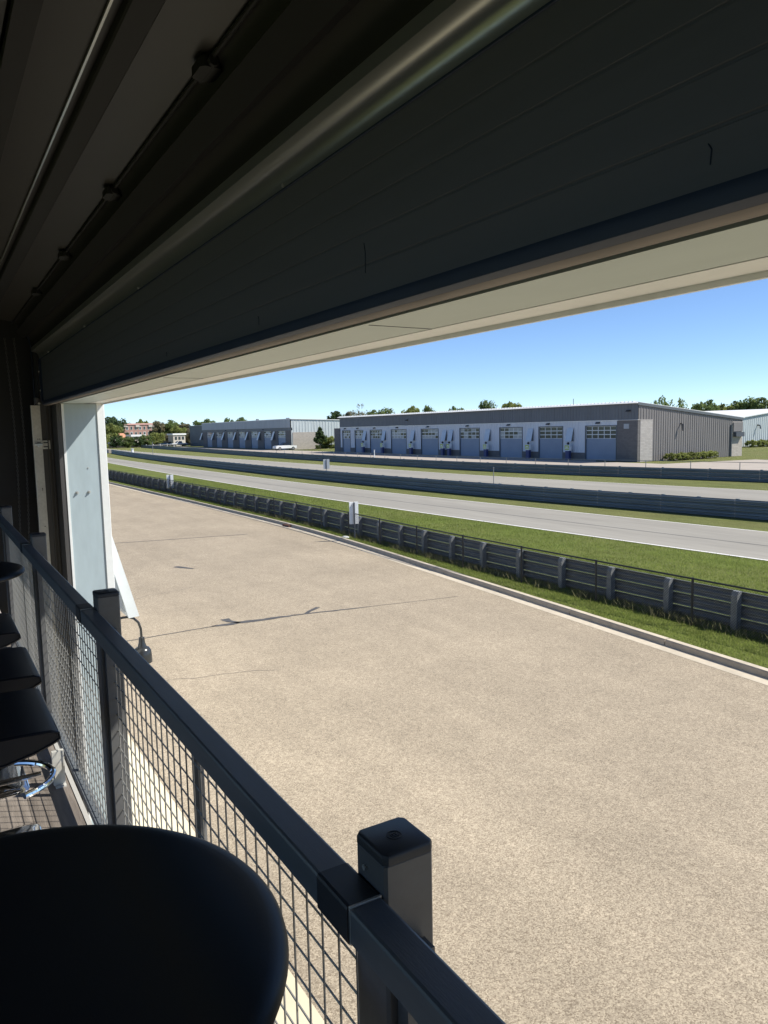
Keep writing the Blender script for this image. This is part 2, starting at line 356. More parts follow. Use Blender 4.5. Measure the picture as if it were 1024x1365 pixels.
for nm, f0, dw in (('track_edge_line', t1n, 0.16), ('track_edge_line', lambda x: t1f(x)-0.14, 0.13)):
    struct(strip(nm, (lambda x, f0=f0: f0(x)+0.02), (lambda x, f0=f0, dw=dw: f0(x)+dw), -300, 80, 0.017, m=M['line'], step=4))
struct(strip('track_seam', lambda x: (t1n(x)*0.55+t1f(x)*0.45), lambda x: (t1n(x)*0.55+t1f(x)*0.45)+0.06, -220, -18, 0.017, m=M['tar'], step=4))
struct(strip('track', lambda x: b2y(x)+0.9, t2f, -300, 80, 0.012, m=M['track'], step=4))
struct(strip('track_edge_line', lambda x: t2f(x)-0.16, lambda x: t2f(x)-0.03, -300, 80, 0.017, m=M['line'], step=4))
struct(strip('forecourt_paving', lambda x: b3y(x)+1.4, lambda x: 73.0 if x < -66 else 70.8, -260, -30, 0.02, m=M['pave'], step=2))
struct(strip('parking_paving', lambda x: 70.8, lambda x: 79.0-0.25*(x+30) if x > -56 else 71.0, -56, -34, 0.02, m=M['pave'], step=2))
struct(strip('forecourt_line', lambda x: b3y(x)+1.5, lambda x: b3y(x)+1.95, -240, -36, 0.028, m=M['line'], step=4))
struct(strip('service_road', lambda x: 73.0, lambda x: 130.0, -166.5, -141.5, 0.02, m=M['rough'], step=4))

# crack sealant and marks on the lot
def crack(pts, wd, name='crack_sealant'):
    V = []; n = len(pts)
    P = [Vector((p[0], p[1], 0)) for p in pts]
    for i, p in enumerate(P):
        t = (P[min(i+1, n-1)]-P[max(i-1, 0)]).normalized(); nn = Vector((-t.y, t.x, 0))
        w_ = wd[i] if isinstance(wd, (list, tuple)) else wd
        V += [p+nn*w_/2, p-nn*w_/2]
    V = [(v.x, v.y, 0.005) for v in V]
    struct(MB().poly(V, [(2*i, 2*i+1, 2*i+3, 2*i+2) for i in range(n-1)]).build(name, M['tar']))
def wob(a, b, n, amp):
    out = []
    for i in range(n+1):
        t = i/n; out.append((a[0]+(b[0]-a[0])*t+random.uniform(-amp, amp), a[1]+(b[1]-a[1])*t))
    return out
crack(wob((-16.95, 2.4), (-17.1, 5.6), 10, 0.02), 0.045)
crack(wob((-17.1, 5.5), (-16.95, 7.6), 10, 0.03), [0.09, 0.16, 0.2, 0.17, 0.22, 0.2, 0.17, 0.2, 0.15, 0.11, 0.07])
crack(wob((-16.95, 7.55), (-16.6, 9.6), 10, 0.02), [0.09, 0.08, 0.09, 0.08, 0.08, 0.1, 0.07, 0.08, 0.06, 0.05, 0.03])
crack(wob((-16.6, 9.6), (-16.2, 12.1), 6, 0.02), 0.018)
crack([(-17.05, 6.15), (-17.35, 6.0), (-17.62, 5.98)], [0.14, 0.16, 0.24])
crack([(-16.95, 7.9), (-17.1, 8.05), (-17.35, 8.42)], [0.10, 0.11, 0.14])
crack(wob((-33.4, 4.2), (-31.9, 12.1), 14, 0.03), 0.075)
crack(wob((-30.6, 4.0), (-30.9, 6.1), 6, 0.02), 0.04); crack([(-30.9, 6.0), (-30.65, 6.2)], [0.16, 0.1])
crack([(-25.7, 7.05), (-25.4, 7.2), (-24.9, 7.45)], [0.2, 0.22, 0.08])
crack(wob((-20.5, 2.4), (-22, 6.5), 12, 0.12), 0.012); crack(wob((-14, 2.5), (-13.2, 5.5), 8, 0.1), 0.010)
o = MB().box(0, 0.7, 0, 0.28, -0.02, 0.10).build('drain_inlet', M['inlet'], loc=(-33.6, float(kerbY(-33.4))-0.17, 0.0), rz=0.03)
tag(o, 'rusty brown drain inlet set into the far kerb', 'drain')
o = MB().lathe([(0.02, 0), (0.16, 0.01), (0.2, 0.07), (0.12, 0.12), (0.02, 0.13)], n=9).build('litter_bag', M['litter'], loc=(-27.6, 14.78, 0.045)); o.scale = (1.3, 0.8, 0.8)
tag(o, 'small scrap of white litter in the verge by the fence', 'litter')

# ------------------------------------------------------------------ barriers
WB = [(.02, -.004), (0, 0), (.012, .02), (.075, .055), (.08, .09), (.012, .125), (.012, .155), (.08, .19), (.075, .225), (.012, .26), (0, .28), (.02, .284)]
def beam_mesh(L, m, flip):
    s = -1 if flip else 1
    prof = [(s*d, z) for d, z in WB]+[(s*(d-.008), z) for d, z in reversed(WB)]
    ob = MB().extrude_x(prof, 0, L).build('beam', m); me = ob.data; bpy.data.objects.remove(ob); return me
def post_mesh(w_, d_, h_, m, slant=0.0):
    ob = MB().loft([[(-w_/2, 0, -.05), (w_/2, 0, -.05), (w_/2, d_, -.05), (-w_/2, d_, -.05)], [(-w_/2, 0, h_-.10), (w_/2, 0, h_-.10), (w_/2, d_, h_-.10), (-w_/2, d_, h_-.10)],
                    [(-w_/2, slant, h_), (w_/2, slant, h_), (w_/2, d_, h_), (-w_/2, d_, h_)]]).build('post', m)
    me = ob.data; bpy.data.objects.remove(ob); return me
def arc_pts(f, x0, x1, seg):
    pts = [(x1, float(f(x1)))]; x = x1
    while x > x0:
        slope = float(f(x-seg))-float(f(x)); dx = seg/math.sqrt(1+(slope/seg)**2); x -= dx; pts.append((x, float(f(x))))
    return pts
def barrier(root, f, x0, x1, seg, zs, beam_m, flip, post_m, post_every, post_front, ph, pw=0.15, pd=0.14, slant=0, zsc=1.0):
    bm_ = beam_mesh(seg-0.01, beam_m, flip); pm = post_mesh(pw, pd, ph, post_m, slant)
    pts = arc_pts(f, x0, x1, seg)
    for a, b in zip(pts[1:], pts[:-1]):
        ang = math.atan2(b[1]-a[1], b[0]-a[0])
        for z in zs: link('beam', bm_, root, (a[0], a[1], z), ang).scale.z = zsc
        for k in range(post_every):
            t = (k+0.02)/post_every; px, py = a[0]+(b[0]-a[0])*t, a[1]+(b[1]-a[1])*t
            link('post', pm, root, (px, py+(-pd-0.02 if post_front else 0.03), 0), ang)
arm = empty('guardrail', (0, 0, 0), label='grey triple-beam steel guardrail right behind the black chain-link fence', cat='guardrail')
barrier(arm, lambda x: fenY(x)+0.62, -118, -4.5, 3.58, (-0.01, 0.296, 0.602), M['galv'], False, M['galvpost'], 2, True, 0.90, 0.15, 0.16, 0.05)
b2 = empty('guardrail', label='long dark steel guardrail between the two race tracks', cat='guardrail')
barrier(b2, b2y, -193, 2, 4.0, (-0.05, 0.262, 0.574), M['barrier'], True, M['barrier'], 2, False, 0.9, zsc=1.085)
b3 = empty('guardrail', label='dark steel guardrail along the forecourt of the garage buildings', cat='guardrail')
barrier(b3, b3y, -258, -18, 4.0, (-0.05, 0.264, 0.578), M['barrier'], True, M['barrier'], 1, False, 0.92, zsc=1.08)
# slim lit top pipe fence on posts behind the third barrier
pf = empty('pipe_fence', label='low black pipe rail fence just behind the forecourt guardrail', cat='fence')
pts = arc_pts(lambda x: b3y(x)+0.9, -120, -28, 4.0)
pp = None
for a, b in zip(pts[1:], pts[:-1]):
    ang = math.atan2(b[1]-a[1], b[0]-a[0])
    if pp is None:
        o1 = MB().tube([(0, 0, 0), (0, 0, 1.42)], 0.03, 6).build('post', M['galvpost'], pf); o2 = MB().tube([(0, 0, 1.4), (4.0, 0, 1.4)], 0.022, 6).build('top_rail', M['galvpost'], pf)
        pp = (o1.data, o2.data); o1.location = o2.location = (a[0], a[1], 0); o2.rotation_euler.z = ang
    else:
        link('post', pp[0], pf, (a[0], a[1], 0)); link('top_rail', pp[1], pf, (a[0], a[1], 0), ang)
# far end block of barrier two
o = MB().extrude_x([(0, -.03), (0, .9), (0.5, .9), (0.6, -.03)], 0, 12).build('barrier_end', M['pave'], loc=(-207, 39.6, 0), rz=-0.09)
tag(o, 'pale concrete end block where the middle guardrail starts', 'barrier')

# ------------------------------------------------------------------ chain-link fence
fence = empty('chain_link_fence', label='black chain-link fence with top pipe along the grassy kerb', cat='fence')
SEG = 2.87; FH = 1.12
def chain_mesh():
    m = MB(); s = 0.062; r = 0.0024; hgt = FH-0.06
    def wire(p, q):
        p = Vector(p); q = Vector(q); t = (q-p).normalized(); a = Vector((0, 1, 0)); b = t.cross(a)
        rg = lambda c: [c+a*r, c+b*r, c-a*r, c-b*r]
        m.loft([rg(p), rg(q)], caps=False)
    k = -int(hgt/s)-1
    while k*s < SEG:
        for sgn in (1, -1):
            x0 = k*s; x1 = x0+hgt
            lo, hi = max(x0, 0), min(x1, SEG)
            if hi-lo > 0.02:
                z0, z1 = lo-x0, hi-x0
                if sgn < 0: z0, z1 = hgt-z0, hgt-z1
                wire((lo, 0.002*sgn, 0.03+z0), (hi, 0.002*sgn, 0.03+z1))
        k += 1
    ob = m.build('mesh_panel', M['blackwire']); me = ob.data; bpy.data.objects.remove(ob); return me
chm = chain_mesh()
fp = MB().tube([(0, 0, -0.05), (0, 0, FH+0.03)], 0.028, 8).build('post', M['blackwire']); fpm = fp.data; bpy.data.objects.remove(fp)
ft = MB().tube([(0, 0, FH), (SEG, 0, FH)], 0.021, 8).build('top_rail', M['blackwire']); ftm = ft.data; bpy.data.objects.remove(ft)
pts = arc_pts(fenY, -118, -4.83, SEG)
for a, b in zip(pts[1:], pts[:-1]):
    ang = math.atan2(b[1]-a[1], b[0]-a[0])
    link('post', fpm, fence, (a[0], a[1], 0)); link('top_rail', ftm, fence, (a[0], a[1], 0), ang); stuff(link('mesh_panel', chm, fence, (a[0], a[1], 0), ang))

# ------------------------------------------------------------------ grass blades (near lawn and verge)
def blades(name, n, fx, fy, fz, h0, h1, wd, m):
    x = fx(n); y = fy(x, n); z = fz(x, y); hh = np.random.uniform(h0, h1, n); a = np.random.uniform(0, math.pi, n)
    lx = np.random.normal(0, 0.45, n)*hh; ly = np.random.normal(0, 0.45, n)*hh; w_ = wd*np.random.uniform(0.6, 1.3, n)
    p0 = np.c_[x-np.cos(a)*w_, y-np.sin(a)*w_, z]; p1 = np.c_[x+np.cos(a)*w_, y+np.sin(a)*w_, z]; p2 = np.c_[x+lx, y+ly, z+hh]
    V = np.stack([p0, p1, p2], 1).reshape(-1, 3); F = np.arange(3*n).reshape(-1, 3)
    o = np_mesh(name, V, F, m); return o
tri = lambda lo, hi: (lambda n: hi-(hi-lo)*np.random.rand(n)**1.5)
def vz(x, y):
    d = y-kerbY(x); return np.interp(d, [0.168, 0.5, 1.1, 2.6, 3.8], [0.10, 0.095, 0.055, 0.02, -0.01])
o = blades('verge_grass', 90000, tri(-62, -5), lambda x, n: kerbY(x)+0.17+np.random.rand(n)*(fenY(x)-kerbY(x)+0.9), vz, 0.03, 0.08, 0.007, M['blade'])
tag(o, 'short mown grass growing on the strip between kerb and fence', 'grass', kind='stuff')
o = blades('infield_grass', 110000, tri(-75, -10), lambda x, n: fenY(x)+0.9+np.random.rand(n)**1.3*(t1n(x)-fenY(x)-0.95), lambda x, y: 0*x, 0.03, 0.075, 0.010, M['blade'])
tag(o, 'mown lawn grass between guardrail and the nearer track', 'grass', kind='stuff')
def clump_y(x, n): return fenY(x)+np.random.normal(0.15, 0.14, n)
def clump_x(n):
    c = np.random.uniform(-45, -6, 70); return c[np.random.randint(0, 70, n)]+np.random.normal(0, 0.22, n)
o = blades('fence_weeds', 4500, clump_x, clump_y, lambda x, y: 0*x+0.03, 0.10, 0.32, 0.010, M['bladed'])
tag(o, 'dry weeds and seed heads growing along the fence foot', 'weeds', kind='stuff')

# ================================================================== BUILDINGS
def ribbed(x0, x1, y, z0, z1f, pitch=0.45, d=0.04, along='x', outward=-1):
    """ribbed sheet wall: trapezoid ribs; z1f gives top height at a coordinate"""
    m = MB(); n = max(1, int(abs(x1-x0)/pitch)); st = (x1-x0)/n; pr = []
    for i in range(n):
        a = x0+i*st
        pr += [(a, 0), (a+st*0.72, 0), (a+st*0.78, d), (a+st*0.94, d)]
    pr.append((x1, 0))
    lo, hi = [], []
    for t, e in pr:
        if along == 'x': lo.append((t, y+outward*e, z0)); hi.append((t, y+outward*e, z1f(t)))
        else: lo.append((y+e, t, z0)); hi.append((y+e, t, z1f(t)))
    o = len(m.v); k = len(lo); m.v += lo+hi; m.f += [(i, i+1, k+i+1, k+i) for i in range(k-1)]
    return m
def garage_door(b, x0, x1, y, z0, z1, zw, cols, m_door, shared=True, pale=0.3):
    d = MB().box(x0, x1, y+0.10, y+0.16, z0, zw)
    for k in range(1, 4):
        pass
    dr = d.build('garage_door', m_door, b)
    nsec = 4
    for k in range(nsec):
        za = z0+(zw-z0)*k/nsec+0.02; zb = z0+(zw-z0)*(k+1)/nsec-0.02
        MB().box(x0+0.03, x1-0.03, y+0.085, y+0.10, za, zb).build('section', m_door, dr)
    fr = MB(); fw = 0.10
    for i in range(cols+1):
        xx = x0+(x1-x0)*i/cols; fr.box(max(xx-fw/2, x0), min(xx+fw/2, x1), y+0.08, y+0.14, zw, z1)
    for j in range(4):
        zz = zw+(z1-zw)*j/3; fr.box(x0, x1, y+0.078, y+0.142, max(zz-fw/2, zw), min(zz+fw/2, z1))
    fr.build('window_frame', M['doorf'], dr)
    pw = (x1-x0)/cols; ph = (z1-zw)/3
    for i in range(cols):
        for j in range(3):
            gm = M['glassp'] if random.random() < pale*(1.6 if j == 0 else 0.7) else M['glass']
            key = ('pane', round(pw, 2), round(ph, 2), gm.name)
            if key not in PM:
                ob = MB().box(0, pw-fw, 0, 0.02, 0, ph-fw).build('pane', gm); PM[key] = ob.data; bpy.data.objects.remove(ob)
            link('pane', PM[key], dr, (x0+pw*i+fw/2, y+0.11, zw+ph*j+fw/2))
    # reveal
    MB().box(x0-0.12, x0, y-0.05, y+0.2, z0, z1+0.12).box(x1, x1+0.12, y-0.05, y+0.2, z0, z1+0.12).box(x0, x1, y-0.05, y+0.2, z1, z1+0.12).build('door_frame', M['slateblue'], b)
    return dr
PM = {}
def hood(b, x, y, z0, z1, wd=1.0, out=0.75, m=None):
    """slanted sheet hood: fixed at its top, standing off the wall at its foot"""
    h = MB().poly([(x-wd/2, y-0.08, z1), (x+wd/2, y-0.08, z1), (x+wd/2, y-out, z0), (x-wd/2, y-out, z0), (x-wd/2, y-0.02, z1), (x+wd/2, y-0.02, z1), (x+wd/2, y-out+0.06, z0), (x-wd/2, y-out+0.06, z0)],
                  [(0, 1, 2, 3), (4, 7, 6, 5), (0, 4, 5, 1), (1, 5, 6, 2), (2, 6, 7, 3), (3, 7, 4, 0)]).build('slanted_hood', m or M['hood'], b)
    MB().poly([(x+wd/2-0.05, y, z1), (x+wd/2-0.05, y-out+0.06, z0+0.02), (x+wd/2-0.05, y, z0+0.02), (x+wd/2-0.1, y, z1), (x+wd/2-0.1, y-out+0.06, z0+0.02), (x+wd/2-0.1, y, z0+0.02)],
              [(0, 1, 2), (3, 5, 4), (0, 3, 4, 1), (1, 4, 5, 2), (2, 5, 3, 0)]).build('shaded_cheek', M['slateblue'], h)  # dark wedge; shade beside the hood put into the colour
    return h
def wall_lamp(b, x, y, z):
    MB().poly([(x-.3, y, z), (x+.3, y, z), (x+.3, y-.3, z-.05), (x-.3, y-.3, z-.05), (x-.3, y, z+.18), (x+.3, y, z+.18), (x+.24, y-.16, z+.16), (x-.24, y-.16, z+.16)],
              [(0, 1, 2, 3), (4, 7, 6, 5), (3, 2, 6, 7), (0, 3, 7, 4), (1, 5, 6, 2), (0, 4, 5, 1)]).build('wall_lamp', M['lamp'], b)

# --- long slate-and-white garage block facing the track
Y1 = 73.0; XR = -61.43; XL = -137.5; ZT = 7.05; ZB = 5.1; DEP = 20.5
roofz = lambda y: ZT-(y-Y1)*0.1
B1 = empty('garage_block', (0, 0, 0), label='long slate-topped garage block with white wall and nine blue-grey doors', cat='building')
doors = [(-136.4, -133.2), (-131.2, -128.0), (-125.2, -120.9), (-117.5, -112.5), (-107.7, -102.7), (-96.7, -91.8), (-86.9, -82.0), (-78.5, -74.0), (-69.8, -64.8)]
ribbed(XL, XR, Y1-0.06, ZB, lambda t: ZT, 0.5, 0.04).build('upper_band', M['bandgrey'], B1)
MB().box(XL, XR, Y1-0.14, Y1-0.0, ZB-0.09, ZB-0.01).build('band_trim', M['white'], B1)
DT = 4.35; XC = -64.6
edges = [XL]+[e for d in doors for e in d]+[XC]
for a, b in zip(edges[0::2], edges[1::2]):
    if b-a > 0.3:
        ribbed(a+0.12, b-0.12, Y1, 0.98, lambda t: DT+0.1, 0.5, 0.035).build('white_wall', M['whitepanel'], B1)
        MB().box(a+0.12, b-0.12, Y1-0.08, Y1+0.05, 0, 0.98).build('block_base', M['blockd'], B1)
ribbed(XL, XC, Y1, DT+0.1, lambda t: ZB-0.09, 0.5, 0.035).build('lintel_wall', M['whitepanel'], B1)
MB().box(XC, XR+0.02, Y1-0.1, Y1+0.3, 0, ZB-0.1).build('corner_block', M['blockd'], B1)
MB().box(XC+0.2, XR+0.06, Y1-0.16, Y1+2.55, ZB-0.12, ZB-0.03).build('corner_coping', M['blockl'], B1)
MB().box(XR-0.3, XR+0.05, Y1+0.32, Y1+2.5, 0, ZB-0.13).build('side_block', M['blockl'], B1)
MB().box(XL-2.4, XL+0.1, Y1-0.12, Y1+6, 0, ZB-0.2).build('end_block', M['blockd'], B1)
ribbed(Y1+0.02, Y1+2.5, XR, ZB-0.1, roofz, 0.42, 0.045, 'y').build('side_wall', M['sidegrey'], B1)
ribbed(Y1+2.5, Y1+DEP-2.2, XR, 0.0, roofz, 0.42, 0.045, 'y').build('side_wall', M['sidegrey'], B1)
ribbed(Y1+DEP-2.2, Y1+DEP, XR, 4.6, roofz, 0.42, 0.045, 'y').build('side_wall', M['sidegrey'], B1)
MB().box(XR-0.3, XR+0.04, Y1+DEP-2.2, Y1+DEP, 0, 4.6).build('side_block', M['blockt'], B1)
MB().poly([(XL-.1, Y1-.25, ZT+.02), (XR+.15, Y1-.25, ZT+.02), (XR+.15, Y1+DEP+.2, roofz(Y1+DEP+.2)+.05), (XL-.1, Y1+DEP+.2, roofz(Y1+DEP+.2)+.05),
           (XL-.1, Y1-.25, ZT+.14), (XR+.15, Y1-.25, ZT+.14), (XR+.15, Y1+DEP+.2, roofz(Y1+DEP+.2)+.17), (XL-.1, Y1+DEP+.2, roofz(Y1+DEP+.2)+.17)],
          [(0, 3, 2, 1), (4, 5, 6, 7), (0, 1, 5, 4), (1, 2, 6, 5), (2, 3, 7, 6), (3, 0, 4, 7)]).build('roof', M['roofw'], B1)
MB().poly([(XL-.1, Y1-.62, ZT-.02), (XR+.15, Y1-.62, ZT-.02), (XR+.15, Y1-.2, ZT+.17), (XL-.1, Y1-.2, ZT+.17), (XL-.1, Y1-.2, ZT-.04), (XR+.15, Y1-.2, ZT-.04)], [(0, 1, 2, 3), (0, 4, 5, 1), (1, 5, 2), (0, 3, 4)]).build('eave_sun_slope', M['roofw'], B1)  # added slope, tilted up so sunlight brightens the eave line
rr = MB()
for k in range(int((XR-XL)/0.6)):
    x = XL+0.3+k*0.6; rr.box(x, x+0.12, Y1-.24, Y1+.3, ZT+.12, ZT+.24)
stuff(rr.build('roof_ribs', M['roofw'], B1))
MB().poly([(XR+.152, Y1-.26, ZT-.22), (XR+.152, Y1+DEP, roofz(Y1+DEP)-.22), (XR+.152, Y1+DEP, roofz(Y1+DEP)+.1), (XR+.152, Y1-.26, ZT+.1), (XR+.10, Y1-.26, ZT-.22), (XR+.10, Y1+DEP, roofz(Y1+DEP)-.22), (XR+.10, Y1+DEP, roofz(Y1+DEP)+.1), (XR+.10, Y1-.26, ZT+.1)],
          [(0, 1, 2, 3), (4, 7, 6, 5), (0, 4, 5, 1), (3, 2, 6, 7)]).build('rake_trim', M['slateblue'], B1)
for k, (a, b) in enumerate(doors):
    garage_door(B1, a, b, Y1, 0.02, DT, 2.8, 4 if k in (0, 1, 7) else 5, M['door'], pale=0.12 if k > 6 else 0.4)
    wall_lamp(B1, (a+b)/2-0.4, Y1-0.03, 4.72)
hx = [-126.9, -119.7, -110.0, -100.6, -98.8, -89.4, -80.0, -72.3]
for x in hx: hood(B1, x-0.15, Y1-0.04, 2.45, 4.2, 1.1, 0.5)
MB().tube([(XR+0.08, Y1+DEP-2.5, 0), (XR+0.08, Y1+DEP-2.5, 4.2)], 0.12, 8).build('downpipe', M['slateblue'], B1)
MB().box(XR+0.06, XR+0.5, Y1+DEP-2.0, Y1+DEP-0.2, 2.6, 3.2).build('entry_canopy', M['signd'], B1)
MB().box(XR+0.04, XR+0.16, Y1+DEP-2.1, Y1+DEP-0.1, 3.3, 4.5).build('entry_sign', M['sidegrey'], B1)
MB().tube([(XR, Y1+7.8, 4.5), (XR+0.35, Y1+7.7, 4.4), (XR+0.5, Y1+7.6, 3.6)], 0.09, 6).build('side_lamp', M['lamp'], B1)
MB().box(XC+1.1, XC+1.9, Y1-0.16, Y1-0.105, 4.0, 4.6).build('number_plate', M['greypanel'], B1)
wall_lamp(B1, -62.8, Y1-0.1, 6.1); wall_lamp(B1, -112, Y1-0.1, 6.0)
MB().tube([(-76, Y1+4, 6.6), (-76, Y1+4, 8.2)], 0.04, 6).build('roof_antenna', M['signd'], B1)
MB().tube([(-70.8, Y1+5, 6.5), (-70.8, Y1+5, 7.5)], 0.05, 6).tube([(-70.4, Y1+5, 6.5), (-70.4, Y1+5, 7.5)], 0.05, 6).build('roof_vent', M['signd'], B1)
MB().box(XL, XR-0.05, Y1+0.32, Y1+DEP-0.05, 0, 4.9).build('core_wall', M['slateblue'], B1)

# standing posts under each hood
where = ['second door', 'third door', 'fourth door', 'fifth door', 'sixth door', 'sixth and seventh doors', 'seventh and eighth doors', 'eighth and ninth doors']
lab = ['blue and lime service post between second and third garage doors', 'blue and lime service post between third and fourth garage doors', 'blue and lime service post between fourth and fifth garage doors',
       'blue and lime service post next to fifth door, one of a close pair', 'blue and lime service post next to sixth door, one of a close pair', 'blue and lime service post between sixth and seventh garage doors',
       'blue and lime service post between seventh and eighth garage doors', 'blue and lime service post between eighth and last garage doors']
def service_post(x, y):
    r = empty('service_post', (x, y, 0.02))
    MB().loft([[(-.32*s_, -.2*s_, z), (.32*s_, -.2*s_, z), (.32*s_, .2*s_, z), (-.32*s_, .2*s_, z)] for z, s_ in ((0, 1), (.6, .92), (1.2, 1.05))]).build('pedestal', M['navy'], r)
    bd = MB().bbox(-.42, .42, -.24, .24, 1.2, 1.98, 0.06).build('cabinet', M['sign'], r)
    MB().box(-.38, .38, -.255, -.24, 1.52, 1.92).build('upper_panel', M['lime'], bd); MB().box(-.24, .24, -.262, -.255, 1.62, 1.74).build('display', M['sign'], bd); MB().box(-.38, .38, -.255, -.24, 1.3, 1.44).build('lower_panel', M['lime'], bd)
    MB().lathe([(.06, 1.98), (.17, 2.05), (.19, 2.16), (.12, 2.28), (.03, 2.33)], n=12).build('beacon', M['lamp'], r)
    return r
sp0 = None
for x, l_ in zip(hx, lab):
    if sp0 is None: o = sp0 = service_post(x, Y1-0.65)
    else: o = copy_tree(sp0); o.location = (x, Y1-0.65, 0.02)
    tag(o, l_, 'service post', 'service posts along the garage wall')

# --- second garage block further along
Y2 = 76.0; X2R = -168.4; X2L = -236.8; Z2T = 7.4
B2 = empty('garage_block', label='grey garage block with pale upper band and seven doors beyond the long block', cat='building')
ribbed(X2L, X2R, Y2-0.25, 5.35, lambda t: Z2T, 0.9, 0.05).build('upper_band', M['greypanel'], B2)
d2 = [(-232.8, -228.0), (-223.8, -219.0), (-214.0, -209.2), (-204.4, -199.6), (-195.0, -190.2), (-185.8, -181.0), (-176.6, -171.9)]
e2 = [X2L]+[e for d in d2 for e in d]+[X2R]
for a, b in zip(e2[0::2], e2[1::2]): MB().box(a+0.12, b-0.12, Y2-0.05, Y2+0.3, 0, 4.7).build('block_wall', M['blockd'], B2)
MB().box(X2L, X2R, Y2-0.05, Y2+0.3, 4.7, 5.34).build('lintel_wall', M['slateblue'], B2)
r2 = lambda y: Z2T-(y-Y2)*0.03
ribbed(Y2, Y2+24, X2R, 0, r2, 0.8, 0.05, 'y').build('side_wall', M['palesiding'], B2)
MB().box(X2R-0.3, X2R+0.08, Y2+0.31, Y2+7.5, 0, 4.2).build('side_block', M['blockt'], B2)
MB().poly([(X2L, Y2-.3, Z2T+.01), (X2R+.2, Y2-.3, Z2T+.01), (X2R+.2, Y2+24, r2(Y2+24)+.01), (X2L, Y2+24, r2(Y2+24)+.01), (X2L, Y2-.3, Z2T+.16), (X2R+.2, Y2-.3, Z2T+.16), (X2R+.2, Y2+24, r2(Y2+24)+.16), (X2L, Y2+24, r2(Y2+24)+.16)],
          [(0, 3, 2, 1), (4, 5, 6, 7), (0, 1, 5, 4), (1, 2, 6, 5), (2, 3, 7, 6), (3, 0, 4, 7)]).build('roof', M['roofw'], B2)
MB().box(X2L, X2R-0.1, Y2+0.31, Y2+23, 0, 6.5).build('core_wall', M['slateblue'], B2)
for a, b in d2: garage_door(B2, a, b, Y2, 0.02, 4.55, 2.9, 4, M['door'], pale=0.75)
for x in (-237.2, -226.0, -216.6, -206.8, -197.3, -188.4, -178.8): hood(B2, x, Y2-0.06, 2.3, 4.5, 1.0, 0.9, M['hoodw'])
for x in (-215, -205, -186): wall_lamp(B2, x, Y2-0.06, 4.95)
MB().box(-196, -195.4, Y2+2, Y2+2.6, 7.4, 8.0).box(-178, -177.2, Y2+3, Y2+3.6, 7.4, 7.9).build('roof_vent', M['bandgrey'], B2)
# slim dark block behind its end
B2b = empty('garage_block', label='dark slate windowless block end beyond the seven-door garages', cat='building')
ribbed(-264, -247, 80, 0, lambda t: 6.9+0.03*(t+264)*0, 1.0, 0.05).build('front_wall', M['slateblue'], B2b)
ribbed(80, 92, -247, 0, lambda y: 6.9-(y-80)*0.1, 1.0, 0.05, 'y').build('side_wall', M['slateblue'], B2b)
MB().box(-264.3, -246.8, 79.7, 92, 6.9, 7.1).build('roof', M['greypanel'], B2b)
# --- pale building behind at the right
B3 = empty('metal_building', label='pale blue metal building with broad white roof behind the hedge', cat='building')
X3 = -81.8
g3 = lambda y: 5.24+(y-124.5)*0.10 if y < 139 else 6.69-(y-139)*0.1
ribbed(124.5, 153.5, X3, 0.1, g3, 0.6, 0.05, 'y').build('gable_wall', M['palesiding'], B3)
ribbed(X3-80, X3, 124.5, 0.1, lambda t: 5.24, 0.6, 0.05).build('front_wall', M['palesiding'], B3)
MB().poly([(X3-80, 124.2, 5.24), (X3+.3, 124.2, 5.24), (X3+.3, 139, 6.72), (X3-80, 139, 6.72), (X3+.3, 153.8, 5.24), (X3-80, 153.8, 5.24), (X3-80, 124.2, 5.4), (X3+.3, 124.2, 5.4), (X3+.3, 139, 6.88), (X3-80, 139, 6.88), (X3+.3, 153.8, 5.4), (X3-80, 153.8, 5.4)],
          [(0, 3, 2, 1), (3, 5, 4, 2), (6, 7, 8, 9), (9, 8, 10, 11), (0, 1, 7, 6), (1, 2, 8, 7), (2, 4, 10, 8)]).build('roof', M['roofw'], B3)
MB().tube([(X3, 129, 3.9), (X3+.5, 129, 3.8), (X3+.6, 129, 3.2)], 0.12, 6).build('side_lamp', M['lamp'], B3)

# --- far buildings at the left
FB = empty('brick_apartments', (-372, 79, 0), rz=math.radians(90)+0.1-math.pi*0, label='three-storey pinkish brick apartment row among distant trees', cat='building')
Lb = 17.5
MB().box(0, Lb, 0, 8, 0, 9.0).build('wall', M['brick'], FB)
MB().poly([(-.3, -.3, 9), (Lb+.3, -.3, 9), (Lb+.3, 8.3, 9), (-.3, 8.3, 9), (-.3, 1.2, 9.7), (Lb+.3, 1.2, 9.7), (Lb+.3, 6.8, 9.7), (-.3, 6.8, 9.7)], [(0, 3, 2, 1), (4, 5, 6, 7), (0, 1, 5, 4), (1, 2, 6, 5), (2, 3, 7, 6), (3, 0, 4, 7)]).build('roof', M['brick'], FB)
for i in range(8):
    for j in range(3):
        x = 0.9+i*2.1
        wn = MB().box(x, x+1.15, -.06, .05, 1.2+j*2.7, 2.9+j*2.7).build('window', M['stucco'] if (i+j) % 3 else M['sign'], FB)
        MB().box(x+.15, x+1.0, -.09, -.06, 1.35+j*2.7, 2.75+j*2.7).build('pane', M['glass'], wn)
for i in (0, 3, 6): MB().box(1.4+i*2.1, 3.2+i*2.1, -.5, 0, 7.9, 8.9).build('dormer', M['stucco'], FB)
OB = empty('low_house', (-284.5, 57.6, 0), rz=math.radians(90)+0.2, label='low house with orange tiled roof behind distant bushes', cat='house')
MB().box(0, 6.0, 0, 5, 0, 3.4).build('wall', M['stucco'], OB)
